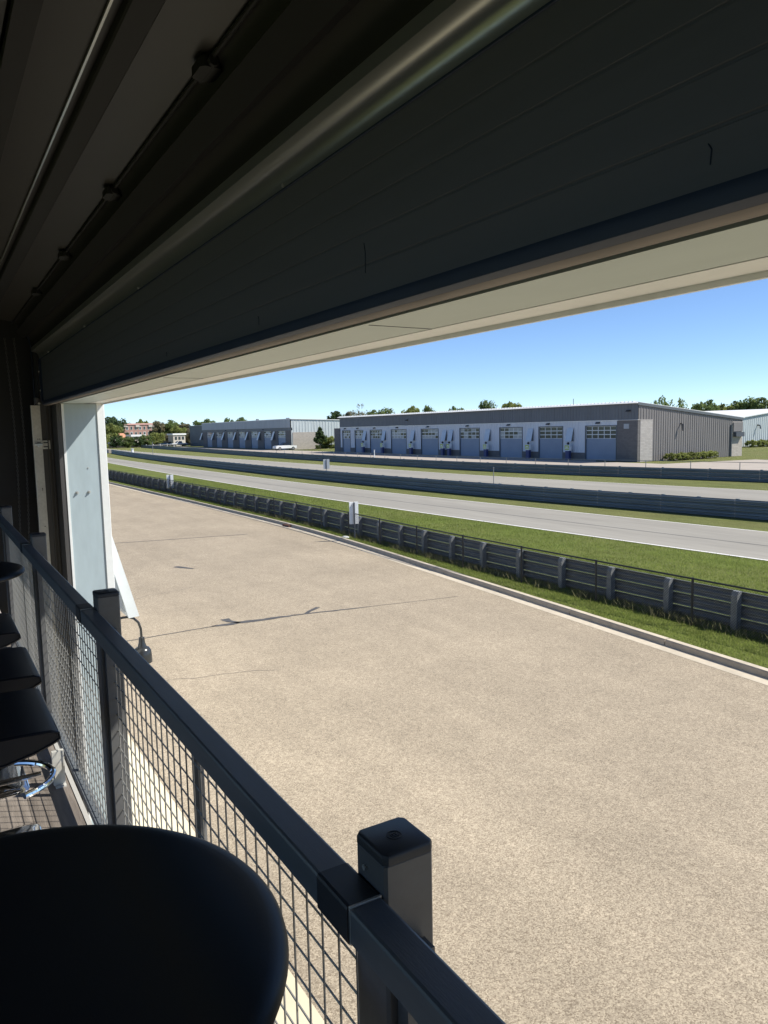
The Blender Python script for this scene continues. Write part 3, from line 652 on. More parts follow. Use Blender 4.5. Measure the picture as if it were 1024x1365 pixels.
MB().poly([(-.4, -.4, 3.3), (6.4, -.4, 3.3), (6.4, 5.4, 3.3), (-.4, 5.4, 3.3), (.6, 2.5, 5.0), (5.4, 2.5, 5.0)], [(0, 3, 2, 1), (0, 1, 5, 4), (1, 2, 5), (2, 3, 4, 5), (3, 0, 4)]).build('roof', M['orange'], OB)
WBd = empty('low_shed', (-278, 63.0, 0), rz=math.radians(90)+0.2, label='long low white-roofed shed among bushes beside the orange roof', cat='shed')
MB().box(0, 5, 0, 4, 0, 3.7).build('wall', M['stucco'], WBd); MB().box(-.3, 5.3, -.3, 4.3, 3.7, 4.4).build('roof', M['roofw'], WBd)
WB2 = empty('low_shed', (-274.5, 77.0, 0), rz=math.radians(90)+0.2, label='white flat-roofed hut behind the parked white pickup', cat='shed')
MB().box(0, 4.8, 0, 4, 0, 3.9).build('wall', M['stucco'], WB2); MB().box(-.3, 5.1, -.3, 4.3, 3.9, 4.5).build('roof', M['roofw'], WB2)
for i in range(3): MB().box(.6+i*1.4, 1.5+i*1.4, -.05, .02, 2.2, 3.3).build('window', M['glass'], WB2)

# far fence and white rail near the bend
ff = empty('far_fence', label='dark solid board fence at the far bend under the trees', cat='fence')
for k in range(18): MB().box(0, 2.95, 0, .1, 0, 1.5).build('panel', M['blackwire'], ff, (-268+k*0.9-k*0.3, 45+k*2.0, 0), math.radians(72)) if k == 0 else link('panel', ff.children[0].data, ff, (-268-k*0.75, 45+k*2.85, 0), math.radians(105))
wr = empty('far_guardrail', label='pale guardrail in front of the parked pickup at the bend', cat='guardrail')
gm = beam_mesh(3.9, M['galvpost'], True); gp = post_mesh(.15, .15, 1.05, M['sign'])
for k in range(7):
    link('beam', gm, wr, (-256-k*1.0, 61.5+k*2.6+1.2, .55), math.radians(111)); link('post', gp, wr, (-256-k*1.0, 61.5+k*2.6+1.2, 0), math.radians(111))

# ------------------------------------------------------------------ vehicles
def pickup(name, body_m, cab_dark=False, Lh=5.5):
    r = empty(name)
    W = 0.97; sc = Lh/5.5
    prof = [(-2.7, .45), (-2.7, 1.05), (-1.0, 1.1), (-0.95, 1.15), (1.05, 1.15), (1.2, 1.12), (2.55, 1.02), (2.72, .8), (2.72, .45)]
    def side(prof, w0):
        return MB().loft([[(x*sc, -w0, z) for x, z in prof], [(x*sc, w0, z) for x, z in prof]])
    b = side(prof, W).build('body', body_m, r)
    MB().box(-2.6*sc, -1.1*sc, -.82, .82, 1.03, 1.07).build('bed', M['carglass'], b)
    cp = [(-.98, 1.12), (-.85, 1.78), (.35, 1.8), (1.1, 1.13)]
    cabm = M['carglass'] if cab_dark else body_m
    cb = MB().loft([[(x*sc, -W+.04+(z-1.12)*.18, z) for x, z in cp], [(x*sc, W-.04-(z-1.12)*.18, z) for x, z in cp]]).build('cab', cabm, r)
    for s_ in (-1, 1):
        pts = [(-.82, 1.2), (-.72, 1.68), (-.1, 1.7), (-.1, 1.2)]; pts2 = [(0, 1.2), (0, 1.7), (.32, 1.7), (.82, 1.2)]
        for pp_ in (pts, pts2):
            yy = lambda z: s_*(W-.03-(z-1.12)*.18)
            MB().poly([(x*sc, yy(z), z) for x, z in pp_]+[(x*sc, yy(z)-s_*.02, z) for x, z in pp_], [(0, 1, 2, 3), (4, 7, 6, 5), (0, 4, 5, 1), (1, 5, 6, 2), (2, 6, 7, 3), (3, 7, 4, 0)]).build('side_window', M['carglass'], cb)
    MB().poly([(1.12*sc, -.8, 1.17), (1.12*sc, .8, 1.17), (.42*sc, .72, 1.75), (.42*sc, -.72, 1.75)], [(0, 1, 2, 3)]).build('windscreen', M['carglass'], cb)
    for x in (-1.75*sc, 1.75*sc):
        for s_ in (-1, 1):
            wh = MB().tube([(x, s_*.72, .4), (x, s_*.99, .4)], .4, 16).build('wheel', M['tyre'], r)
            MB().tube([(x, s_*.985, .4), (x, s_*1.0, .4)], .24, 12).build('rim', M['rim'], wh)
    for s_ in (-.75, .75):
        MB().box(2.66*sc, 2.74*sc, s_-.18, s_+.18, .75, .95).build('headlight', M['headl'], r); MB().box(-2.73*sc, -2.68*sc, s_-.12, s_+.12, .7, 1.0).build('tail_light', M['taill'], r)
    MB().box(2.70*sc, 2.80*sc, -.9, .9, .42, .62).build('bumper', M['rim'], r); MB().box(-2.82*sc, -2.70*sc, -.9, .9, .42, .6).build('bumper', M['rim'], r)
    return r
p1 = pickup('pickup_truck', M['carwhite'], True); p1.location = (-166.0, 73.2-.1, 0.03); p1.rotation_euler.z = math.radians(-88)
tag(p1, 'white open-bed truck with black cab top by the garage block corner', 'truck')
p2 = pickup('pickup_truck', M['carwhite']); p2.location = (-263.0, 75.6, 0.03); p2.rotation_euler.z = math.radians(-84)
tag(p2, 'white pickup truck parked at the far end of the forecourt', 'truck')
p3 = pickup('parked_car', M['carblue'], True, 4.6); p3.location = (-267.5, 72.0, 0.03); p3.rotation_euler.z = math.radians(-84)
tag(p3, 'dark blue vehicle parked beside the far white pickup', 'car')

# ------------------------------------------------------------------ trackside signs and stakes
def board(x, y, z0, z1, wd, label, name='marker_board', rz=1.4, m=None):
    r = empty(name, (x, y, 0), rz, label, 'sign')
    MB().tube([(0, 0, -.1), (0, 0, z1-.02)], .03, 8).build('post', M['signd'], r)
    for s_ in (-1, 1): MB().bbox(s_*wd/4-wd/4+.012, s_*wd/4+wd/4-.012, .03, .055, z0, z1, 0.004).build('panel', m or M['sign'], r)
    MB().box(-.022, .022, -.045, .03, z0-.05, z1-.03).build('bracket', M['signd'], r)
board(-27.05, 14.92, .70, 1.62, .42, 'white upright board with dark centre post clipped to the guardrail behind the fence')
board(-57.5, 15.72, .42, 1.45, .52, 'white upright board far down the fence, seen beside the bend')
board(-75.4, 38.2, .25, 1.35, .75, 'grey-backed marker board at the edge of the farther track', m=M['greypanel'])
def stake(x, y, h, label, r=.03, m='galvpost'):
    o = MB().tube([(x, y, 0), (x, y, h)], r, 6).lathe([(r*.5, 0), (r*1.6, .01), (r*1.6, .05), (r*.5, .06)], (x, y, h), 8).build('marker_stake', M[m]); tag(o, label, 'stake')
stake(-45.9, 37.9, 1.35, 'thin grey stake beyond the middle guardrail')
stake(-87.5, 51.6, 1.75, 'white stake standing at the forecourt guardrail', .07, 'sign')
stake(-186, 42.2, 1.1, 'short white bollard beside the far track', .28, 'sign')
stake(-151.5, 38.3, 2.9, 'tall thin pole beside the middle guardrail', .05)

# ------------------------------------------------------------------ vegetation
def crown_mesh(n, m, leaf, lumps, seed, cone=False, fill=0.35):
    rs = np.random.RandomState(seed)
    C = []
    for k in range(lumps):
        while True:
            p = rs.uniform(-1, 1, 3)
            if 0.25 < np.linalg.norm(p) < 1: break
        if cone: p[:2] *= max(0.08, (1-p[2])/2)
        C.append((p, rs.uniform(.22, .42) if not cone else rs.uniform(.12, .22)))
    idx = rs.randint(0, lumps, n); cc = np.array([C[i][0] for i in idx]); rr_ = np.array([C[i][1] for i in idx])
    d = rs.normal(0, 1, (n, 3)); d /= np.linalg.norm(d, axis=1)[:, None]
    pos = cc+d*(rr_*rs.uniform(fill, 1.05, n))[:, None]
    if not cone:
        L = np.linalg.norm(pos, axis=1); over = L > 1.12; pos[over] *= (1.12/L[over])[:, None]
    nrm = d*0.7+rs.normal(0, .6, (n, 3)); nrm /= np.linalg.norm(nrm, axis=1)[:, None]
    t = np.cross(nrm, rs.normal(0, 1, (n, 3))); t /= np.linalg.norm(t, axis=1)[:, None]; b = np.cross(nrm, t)
    s_ = leaf*rs.uniform(.6, 1.4, n)[:, None]
    V = np.stack([pos-t*s_, pos-b*s_*.55, pos+t*s_, pos+b*s_*.55], 1).reshape(-1, 3); F = np.arange(4*n).reshape(-1, 4)
    o = np_mesh('crown', V, F, m); me = o.data; bpy.data.objects.remove(o); return me
CR = {}
for key, m in (('leaf', 'leaf'), ('leafd', 'leafd'), ('leafy', 'leafy'), ('leafo', 'leafo')):
    for v in range(2): CR[key, v] = crown_mesh(2600, M[m], .10, 26, hash_ := (len(CR)*17+3))
CRs = crown_mesh(900, M['leaf'], .09, 22, 91)
CRs2 = crown_mesh(700, M['leafo'], .08, 24, 97)
def trunk_mesh(seed, ht=1.0):
    rs = random.Random(seed); m = MB(); m.tube([(0, 0, 0), (rs.uniform(-.02, .02), 0, .35), (rs.uniform(-.04, .04), rs.uniform(-.04, .04), .75)], .028, 7, .012)
    for k in range(6):
        a = rs.uniform(0, 6.28); z = rs.uniform(.3, .62); l_ = rs.uniform(.12, .24)
        m.tube([(0, 0, z), (math.cos(a)*l_*.5, math.sin(a)*l_*.5, z+l_*.5), (math.cos(a)*l_, math.sin(a)*l_, z+l_*1.1)], .011, 5, .004)
    o = m.build('trunk', M['bark']); me = o.data; bpy.data.objects.remove(o); return me
TK = [trunk_mesh(k) for k in range(3)]
def tree(x, y, ht, rad, cme, label, group=None, low=0.25, k=0, name='tree'):
    r = empty(name, (x, y, 0), random.uniform(0, 6.28), label, 'tree', group)
    t = link('trunk', TK[k % 3], r); t.scale = (ht, ht, ht*.98)
    c = link('crown', cme, r, (0, 0, ht*(low+1)/2)); c.scale = (rad, rad*random.uniform(.9, 1.1), ht*(1-low)/2/1.08)
    c.rotation_euler.z = random.uniform(0, 6.28)
    return r
L1 = [(-294.3, 58.3, 10.9, 3.9), (-303.3, 64.3, 11.6, 4.3), (-274.3, 56.1, 8.5, 3.6), (-409.9, 91.7, 11.2, 6.3), (-427.8, 103.0, 12.7, 5.6), (-426.4, 108.4, 11.3, 5.6), (-319.1, 84.2, 10.2, 4.5), (-318.3, 87.1, 9.5, 4.1), (-327.2, 92.5, 10.9, 4.6), (-316.5, 93.5, 9.1, 4.8), (-288.3, 83.1, 7.3, 3.8)]
kinds1 = ['leafd', 'leafd', 'leafy', 'leaf', 'leafy', 'leafo', 'leafo', 'leaf', 'leaf', 'leafo', 'leafy']
desc = {'leafd': 'dark green tree', 'leaf': 'mid green tree', 'leafy': 'fresh yellow-green tree', 'leafo': 'olive-brown thinly leafed tree'}
for k, ((x, y, h_, r0), kd) in enumerate(zip(L1, kinds1)):
    back = x < -400
    tree(x, y, h_, r0*.9 if not back else r0*.7, CR[kd, k % 2], desc[kd]+(' rising behind the far brick apartments' if back else ' in the distant wood near the brick apartments'), 'distant trees around the brick apartments', .12, k)
Lb_ = [(-245.3, 46.4, 5.6, 3.7), (-252.6, 52.4, 4.4, 3.3), (-252.9, 56.0, 4.1, 3.2), (-255.4, 59.8, 3.8, 2.9), (-258.6, 64.0, 4.6, 3.2), (-262.0, 68.2, 5.6, 4.2), (-271.6, 74.7, 4.7, 2.5), (-270.3, 79.1, 3.8, 2.7), (-268.0, 82.5, 6.2, 2.6)]
kb = ['leafy', 'leafd', 'leaf', 'leafd', 'leaf', 'leafy', 'leafo', 'leafo', 'leafo']
for k, ((x, y, h_, r0), kd) in enumerate(zip(Lb_, kb)):
    tree(x-10, y+2.0, h_, r0*.75, CR[kd, k % 2], desc[kd].replace('tree', 'bush')+' in the thicket behind the far board fence', 'bushes behind the far fence', 0.0, k, 'bush')
L2 = [(-305.3, 95.8, 9.7, 4.0), (-256.0, 88.7, 9.1, 2.5), (-262.0, 93.2, 9.4, 2.8), (-268.0, 97.2, 9.3, 2.6)]
for k, (x, y, h_, r0) in enumerate(L2): tree(x-12, y+7+k, h_+1.2, r0*1.15, CR['leaf', k % 2], 'green tree showing above the roof of the seven-door garages', 'trees above the seven-door garages', .2, k)
L3 = [(-155.0, 81.2, 8.0, 2.3), (-167.0, 90.6, 8.6, 1.9), (-157.2, 87.7, 9.6, 2.0), (-158.0, 90.3, 9.7, 1.7), (-150.6, 89.2, 8.5, 2.5), (-151.9, 92.9, 8.9, 2.5), (-143.6, 94.6, 8.7, 2.4), (-139.4, 97.3, 9.0, 2.2), (-134.5, 100.7, 8.7, 1.9), (-127.9, 104.2, 9.6, 2.4), (-140.7, 112.2, 8.8, 1.8), (-120.5, 105.2, 9.2, 3.0)]
k3 = ['leafd', 'leafo', 'thin', 'thin', 'leaf', 'leaf', 'leafy', 'leaf', 'leaf', 'leaf', 'thin', 'leafy']
for k, ((x, y, h_, r0), kd) in enumerate(zip(L3, k3)):
    f_ = 1.35; hh = 4.6+(h_-4.6)*f_*1.22                                   # pushed further back along the same sight line
    cm = CRs2 if kd == 'thin' else CR[kd, k % 2]
    tree(x*f_, y*f_, hh, r0*f_*.95, cm, (desc[kd] if kd != 'thin' else 'sparse half-bare tree')+' showing above the white roof edge of the long block', 'trees behind the long garage block', .3, k)
L4 = [(-119.1, 148.1, 10.2, 2.5), (-117.3, 152.0, 9.6, 2.9), (-114.1, 158.2, 9.3, 3.0), (-113.2, 164.9, 8.7, 2.9), (-111.7, 168.3, 8.9, 2.7), (-108.7, 167.9, 9.8, 3.1), (-106.3, 169.4, 9.5, 3.2), (-104.5, 172.5, 9.6, 3.2)]
for k, (x, y, h_, r0) in enumerate(L4):
    kd = ['leafd', 'leafd', 'leaf', 'leafy', 'leaf', 'leaf', 'leaf', 'leafd'][k]
    tree(x, y, h_+1.0, r0*1.05, CRs if k < 2 else CR[kd, k % 2], ('loosely leafed dark tree above the shed roof slope of the long block' if k < 2 else desc[kd]+' behind the white-roofed pale metal building'), 'trees behind the pale metal building', .2, k)
# ornamental tree and round bush between the two blocks
r = empty('ornamental_tree', (-162.3, 80.8, 0), 0, 'small dense cone-shaped green tree on the lawn between garage blocks', 'tree')
t = link('trunk', TK[1], r); t.scale = (3.2, 3.2, 3.5)
c = link('crown', crown_mesh(2200, M['leafd'], .10, 60, 55, cone=True), r, (0, 0, 3.3)); c.scale = (2.5, 2.5, 2.0)
def bush(x, y, h_, r0, kd, label, group=None, k=0):
    b = empty('shrub', (x, y, 0), 0, label, 'shrub', group)
    c = link('foliage', CR[kd, k % 2], b, (0, 0, h_*.48)); c.scale = (r0, r0, h_*.5); c.rotation_euler.z = k*1.3
bush(-166.8, 86, 3.0, 2.1, 'leafy', 'round yellow-green clipped shrub beside the cone-shaped tree')
for k in range(9): bush(-60.5, Y1+4.8+k*1.02, 0.95, 0.72, 'leafy', {0: 'end shrub of the side-wall row, next to the pale corner blockwork', 8: 'end shrub of the side-wall row, next to the downpipe'}.get(k, 'low rounded shrub within the row along the grey side wall'), 'shrub row at the side wall', k)
for k in range(7): bush(-80.3, 125+k*1.5, 1.3, 0.95, 'leafy', 'low shrub in the row along the pale metal building', 'shrub row at the pale building', k)
for k in range(6): bush(-167.0-.2*k, 82.3+k*1.3, 1.1, .6, 'leaf', 'small planting bush against the pale side wall of the seven-door block', 'planting at the seven-door block', k)

# ================================================================== OUR OWN BUILDING
Z = lambda z: z+H                                      # heights below are given relative to the eye
JX = -7.81; YI, YO = 1.14, 1.50; SZ = Z(0.305)
HB = empty('open_garage', label='dark garage interior with white jamb and header around its open doorway', cat='building')
# jamb column
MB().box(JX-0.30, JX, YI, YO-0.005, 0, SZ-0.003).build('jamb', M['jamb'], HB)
MB().box(JX-0.02, JX+0.006, YI-0.01, YI+0.012, 0, SZ-0.004).build('jamb_bead', M['white'], HB)
MB().bbox(JX-0.03, JX+0.012, YO-0.05, YO+0.022, 0, Z(0.36), 0.004).build('corner_trim', M['white'], HB)
MB().box(JX-0.30, JX-0.031, YO-0.004, YO+0.012, 0, Z(1.6)).build('outer_wall', M['white'], HB)
MB().box(JX-12, JX-0.301, YI, YO+0.01, 0, Z(1.6)).build('outer_wall', M['white'], HB)
for (yy, zz) in ((1.225, -0.555), (1.335, -0.555), (1.34, -0.32)):
    MB().tube([(JX-.003, yy, Z(zz)), (JX+.012, yy, Z(zz))], .014, 8).tube([(JX+.012, yy, Z(zz)), (JX+.022, yy, Z(zz))], .008, 6).build('bolt', M['bolt'], HB) if zz < -.4 else MB().tube([(JX-.003, yy, Z(zz)), (JX+.006, yy, Z(zz))], .007, 6).build('bolt', M['bolt'], HB)
# header box with soffit, drip bead and outer face
XE = 4.6
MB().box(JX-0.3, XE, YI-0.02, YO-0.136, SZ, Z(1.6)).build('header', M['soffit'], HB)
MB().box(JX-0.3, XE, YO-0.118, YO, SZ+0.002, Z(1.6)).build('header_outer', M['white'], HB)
MB().box(JX-0.3, XE, YO-0.1355, YO-0.1185, SZ+0.006, SZ+0.05).build('soffit_joint', M['signd'], HB)
MB().bbox(JX-0.028, XE, YO+0.001, YO+0.014, SZ-0.012, SZ+0.12, 0.003).build('drip_edge', M['white'], HB)
for x in (-4.2, -1.95, 0.3): MB().box(x, x+0.004, YI, YO-.135, SZ-0.0015, SZ+0.001).build('sheet_lap', M['bandgrey'], HB)
# walls, ceiling, lower slab
MB().box(-8.75, -8.45, -3.9, YI-0.001, 0, Z(1.62)).build('end_wall', M['black'], HB)
MB().box(XE, XE+.3, -3.9, YO, 0, Z(1.62)).build('end_wall', M['black'], HB)
MB().box(-8.75, XE+.3, -3.9, -3.7, 0, Z(-1.66)).build('back_wall', M['black'], HB)
MB().box(-8.75, XE+.3, -3.9, -3.7, Z(1.0), Z(1.62)).build('back_wall', M['black'], HB)
for xa, xb in ((-8.75, -7.6), (-3.4, -3.1), (1.2, 1.5), (4.3, XE+.3)): MB().box(xa, xb, -3.9, -3.7, Z(-1.66), Z(1.0)).build('back_wall', M['black'], HB)  # unseen openings between these piers are added to bring daylight onto the door
MB().box(-8.75, XE+.3, -3.95, YO+.02, Z(1.62), Z(1.8)).build('ceiling', M['ceil'], HB)
# door track and dark jamb trim
MB().box(-8.40, -8.16, 0.985, YI-0.012, 0, Z(0.9)).build('jamb_trim', M['darktrim'], HB)
MB().box(-8.16, JX-0.001, 1.085, YI-0.012, 0, Z(0.5)).build('jamb_trim', M['darktrim'], HB)
for yy in (1.03, 1.062): MB().box(-8.162, -8.13, yy, yy+.010, 0, Z(0.5)).build('trim_rib', M['darktrim'], HB)

# mezzanine floor
FZ = Z(-1.653)
fl = struct(MB().box(-8.44, XE, -3.69, 0.478, FZ-0.22, FZ-0.005).build('mezzanine_floor', M['black']))
pmesh = {}
for j in range(9):
    y1 = 0.462-j*0.19
    for i in range(12):
        x0 = -8.4+i*1.08-(j % 3)*0.36
        if x0 < -8.44 or x0+1.076 > XE: continue
        key = (i+j*2) % 3 == 0
        if key not in pmesh:
            ob = MB().box(0, 1.0765, -0.1885, 0, -0.0045, 0).build('plank', M['plank2'] if key else M['plank'], fl); pmesh[key] = ob.data; ob.location = (x0, y1, FZ)
        else: link('plank', pmesh[key], fl, (x0, y1, FZ))
MB().box(-8.43, XE, 0.464, 0.4835, FZ-0.03, FZ+0.004).build('edge_strip', M['alu'], fl)

# overhead door -----------------------------------------------------
OD = empty('overhead_door', (0, 0, 0), label='charcoal sectional overhead door raised above the opening, bottom seal showing', cat='door')
DX0, DX1 = -8.05, 4.5
def sec(prof, m, name='section', parent=OD, x0=DX0, x1=DX1, smooth=False):
    return MB().extrude_x([(y, Z(z)) for y, z in prof], x0, x1).build(name, m, parent, smooth=smooth)
# bottom section: shallow horizontal grooves pressed into the skin
pr = [(1.0, .335)]
for zg in (.42, .50, .58, .66):
    pr += [(1.0, zg-.004), (1.0025, zg-.002), (1.0025, zg+.002), (1.0, zg+.004)]
pr += [(1.0, .79), (1.05, .79), (1.05, .335)]
s1 = sec(pr, M['doorin'])
sec([(.992, .337), (.990, .325), (.994, .306), (1.006, .298), (1.03, .298), (1.06, .306), (1.06, .337)], M['seal'], 'bottom_seal', s1, smooth=True)
sec([(1.012, .2977), (1.018, .2935), (1.03, .292), (1.05, .293), (1.056, .2977)], M['seallip'], 'seal_lip', s1, smooth=True)
cove = [(.9995, .745), (.9985, .760), (.994, .776), (.984, .792), (.968, .803), (.948, .809), (.930, .811), (.930, .846), (.9995, .846)]
sec(cove, M['strut'], 'strut', s1, smooth=True)
sec([(.9994, .735), (.996, .737), (.996, .742), (.9994, .744)], M['seal'], 'strut_lip', s1)
for x in (-7.4, -5.6, -4.05, -2.2, -.4): MB().tube([(x, .999, Z(.748)), (x, .990, Z(.748))], .006, 6).build('screw', M['bolt'], s1)
MB().box(DX0, DX0+.09, .984, .999, Z(.336), Z(.74)).build('end_stile', M['seal'], s1)
for zz in (.44, .62): MB().tube([(DX0+.04, .984, Z(zz)), (DX0+.04, .978, Z(zz))], .008, 6).build('screw', M['bolt'], s1)
# scuffs on the panel
for (x, z, dz) in ((-1.72, .40, .075), (-2.45, .36, .03), (-3.6, .36, .02), (-.72, .37, .03)):
    MB().tube([(x, .9995, Z(z)), (x+.002, .999, Z(z+dz*.7)), (x-.004, .9995, Z(z+dz))], .0012, 4).build('scuff', M['seal'], s1)
# second section in the bend
def slab(p, q, th, m, name, parent=OD):
    d = Vector((q[0]-p[0], q[1]-p[1])).normalized(); nrm = Vector((d.y, -d.x)) if True else 0
    if nrm.y < 0: nrm = -nrm                        # thickness goes up/outward
    return sec([p, q, (q[0]+nrm.x*th, q[1]+nrm.y*th), (p[0]+nrm.x*th, p[1]+nrm.y*th)], m, name, parent)
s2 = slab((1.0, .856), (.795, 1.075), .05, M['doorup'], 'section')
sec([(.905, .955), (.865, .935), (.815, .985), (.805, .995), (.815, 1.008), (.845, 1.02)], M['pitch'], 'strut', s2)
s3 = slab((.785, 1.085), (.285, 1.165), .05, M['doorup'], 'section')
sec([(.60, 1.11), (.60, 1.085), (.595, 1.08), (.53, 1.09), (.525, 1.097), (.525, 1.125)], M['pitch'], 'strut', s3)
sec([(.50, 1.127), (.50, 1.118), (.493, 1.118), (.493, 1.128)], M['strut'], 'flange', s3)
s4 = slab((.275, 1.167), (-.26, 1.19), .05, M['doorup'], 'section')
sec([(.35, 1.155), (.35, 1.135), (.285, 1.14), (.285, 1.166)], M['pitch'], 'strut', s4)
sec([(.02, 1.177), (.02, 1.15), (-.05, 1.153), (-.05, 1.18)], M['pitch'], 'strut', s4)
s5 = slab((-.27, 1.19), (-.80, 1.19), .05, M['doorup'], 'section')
# joint rod with hinges between second and third section
rod = MB().tube([(DX0, .786, Z(1.072)), (DX1, .786, Z(1.072))], .0065, 8).build('joint_shaft', M['pitch'], OD)
for k in range(9):
    x = -6.15+k*1.32-.06
    MB().bbox(x-.05, x+.05, .752, .818, Z(1.045), Z(1.085), .012).tube([(x-.065, .786, Z(1.06)), (x+.065, .786, Z(1.06))], .016, 8).build('hinge', M['pitch'], OD)
# galvanised vertical track with bracket, curved upper track
tr = MB().box(-8.155, -8.145, .905, .984, 0, Z(.30)).box(-8.155, -8.10, .897, .905, 0, Z(.30)).build('track', M['galvbright'], OD)
pl = MB()
arc = [(.94, .30), (.94, .82)]+[(.94-.27+.27*math.cos(a), .86+.27*math.sin(a)) for a in [i*math.pi/16 for i in range(9)]]+[(-3.0, 1.19)]
for (a, b) in zip(arc[:-1], arc[1:]):
    pl.poly([(-8.15, a[0], Z(a[1])), (-8.15, b[0], Z(b[1])), (-8.10, b[0], Z(b[1])), (-8.10, a[0], Z(a[1])), (-8.15, a[0]-.005, Z(a[1])-.004), (-8.15, b[0]-.005, Z(b[1])-.004), (-8.10, b[0]-.005, Z(b[1])-.004), (-8.10, a[0]-.005, Z(a[1])-.004)],
            [(0, 1, 2, 3), (4, 7, 6, 5), (0, 4, 5, 1), (3, 2, 6, 7)])
pl.build('curved_track', M['seal'], OD)
br = MB().box(-8.143, -8.137, .985, 1.055, Z(-.13), Z(-.045)).build('bracket', M['galvbright'], OD)
for zz in (-.112, -.072): MB().box(-8.1365, -8.134, .992, 1.03, Z(zz), Z(zz)+.010).build('slot', M['black'], br)
for (yy, zz) in ((.945, -.03), (.962, -.03), (.945, -.062), (.962, -.062), (.955, -.52), (.955, -.535), (.955, -.9)): MB().tube([(-8.1449, yy, Z(zz)), (-8.1425, yy, Z(zz))], .0052, 6).build('hole', M['black'], tr)
MB().box(-8.145, -8.12, .895, .985, Z(-.092), Z(-.080)).tube([(-8.13, .945, Z(-.1)), (-8.115, .945, Z(-.1))], .012, 6).build('clamp', M['bolt'], tr)
MB().bbox(-8.13, -8.07, .93, .985, Z(.31), Z(.385), .015).build('roller_bracket', M['darktrim'], OD); MB().tube([(-8.08, .97, Z(.315)), (-8.06, .97, Z(.315))], .011, 8).build('bolt', M['bolt'], OD)
# hoist chain hanging against the end wall
ch = MB()
for s_, y0 in ((0, .72), (1, .80)):
    for k in range(95):
        z = Z(.95)-k*.022; t = k/95; yy = y0+.03*math.sin(t*3.1)
        if k % 2: ch.tube([(-8.2-.006, yy, z), (-8.2-.006, yy, z-.024)], .0026, 4).tube([(-8.2+.006, yy, z), (-8.2+.006, yy, z-.024)], .0026, 4)
        else: ch.tube([(-8.2, yy-.006, z), (-8.2, yy-.006, z-.024)], .0026, 4).tube([(-8.2, yy+.006, z), (-8.2, yy+.006, z-.024)], .0026, 4)
o = stuff(ch.build('hoist_chain', M['darktrim'])); tag(o, 'thin hanging hoist chain beside the door track in the dark corner', 'chain')

# guard railing ------------------------------------------------------
GR = empty('guard_railing', (0, 0, FZ), label='dark steel guard railing with square posts and wire mesh infill', cat='railing')
GR.location = (0, 0, 0)
PXS = [1.03, -.795, -2.65, -4.48, -6.42]
RT = Z(-.586); PT = Z(-.53)
pcap = None
for k, x in enumerate(PXS):
    if pcap is None:
        po = MB().bbox(-.0375, .0375, .449, .5225, FZ-.25, PT-.012, .004).build('post', M['post'], GR, (x, 0, 0))
        cp_ = MB().loft([[(a*s_+0, .48575+b*s_, z) for a, b in ((-.0385+.006, -.0378), (.0385-.006, -.0378), (.0385, -.0378+.006), (.0385, .0378-.006), (.0385-.006, .0378), (-.0385+.006, .0378), (-.0385, .0378-.006), (-.0385, -.0378+.006))]
                         for z, s_ in ((PT-.014, 1.0), (PT-.005, 1.0), (PT-.0015, .97), (PT, .92))]).build('cap', M['cap'], po, smooth=True)
        lg = MB()
        for (ra, rb) in ((.0090, .0105),):
            n = 20
            for i in range(n):
                a0, a1 = 2*math.pi*i/n, 2*math.pi*(i+1)/n
                lg.poly([(ra*math.cos(a0), .486+ra*math.sin(a0), PT), (rb*math.cos(a0), .486+rb*math.sin(a0), PT), (rb*math.cos(a1), .486+rb*math.sin(a1), PT), (ra*math.cos(a1), .486+ra*math.sin(a1), PT),
                         (ra*math.cos(a0), .486+ra*math.sin(a0), PT+.0007), (rb*math.cos(a0), .486+rb*math.sin(a0), PT+.0007), (rb*math.cos(a1), .486+rb*math.sin(a1), PT+.0007), (ra*math.cos(a1), .486+ra*math.sin(a1), PT+.0007)],
                        [(4, 5, 6, 7), (0, 4, 7, 3), (1, 2, 6, 5)])
        lg.box(-.0042, -.0028, .481, .491, PT, PT+.0007).box(.0028, .0042, .481, .491, PT, PT+.0007).box(-.0028, .0028, .481, .4824, PT, PT+.0007).box(-.0012, .0012, .484, .490, PT, PT+.0007)
        lg.build('cap_emblem', M['blackwire'], po)
        b1 = MB().tube([(-.012, .449, RT+.018), (-.012, .4455, RT+.018)], .004, 8).build('rivet', M['bolt'], po)
        b2_ = MB().tube([(.0376, .470, FZ+.55), (.042, .470, FZ+.55)], .007, 8).build('bolt', M['bolt'], po)
        pcap = (po, cp_, lg, b1)
        proto = po
    else:
        c = copy_tree(proto, GR); c.location = (x, 0, 0)
# top rail: lengths that sleeve into one another just past each post
joints = [2.6, -.765, -2.655, -4.47, -6.4, -8.42]
def rounded(y0, y1, z0, z1, r=.005):
    return [(y0+r, z0), (y1-r, z0), (y1, z0+r), (y1, z1-r), (y1-r*.3, z1-r*.3), (y1-r, z1), (y0+r, z1), (y0+r*.3, z1-r*.3), (y0, z1-r), (y0, z0+r)]
for a, b in zip(joints[1:], joints[:-1]):
    rl = MB().extrude_x(rounded(.4015, .4485, RT-.050, RT), a+.001, b-.0015).build('top_rail', M['rail'], GR, smooth=False)
    MB().extrude_x(rounded(.3995, .4505-.002, RT-.052, RT+.0018), b-.088, b-.004).build('sleeve', M['cap'], rl)
    MB().box(b-.0038, b-.0004, .402, .448, RT-.048, RT+.0016).build('joint_highlight', M['alu'], rl)  # bright strip; the joint's lit edge is put into the colour
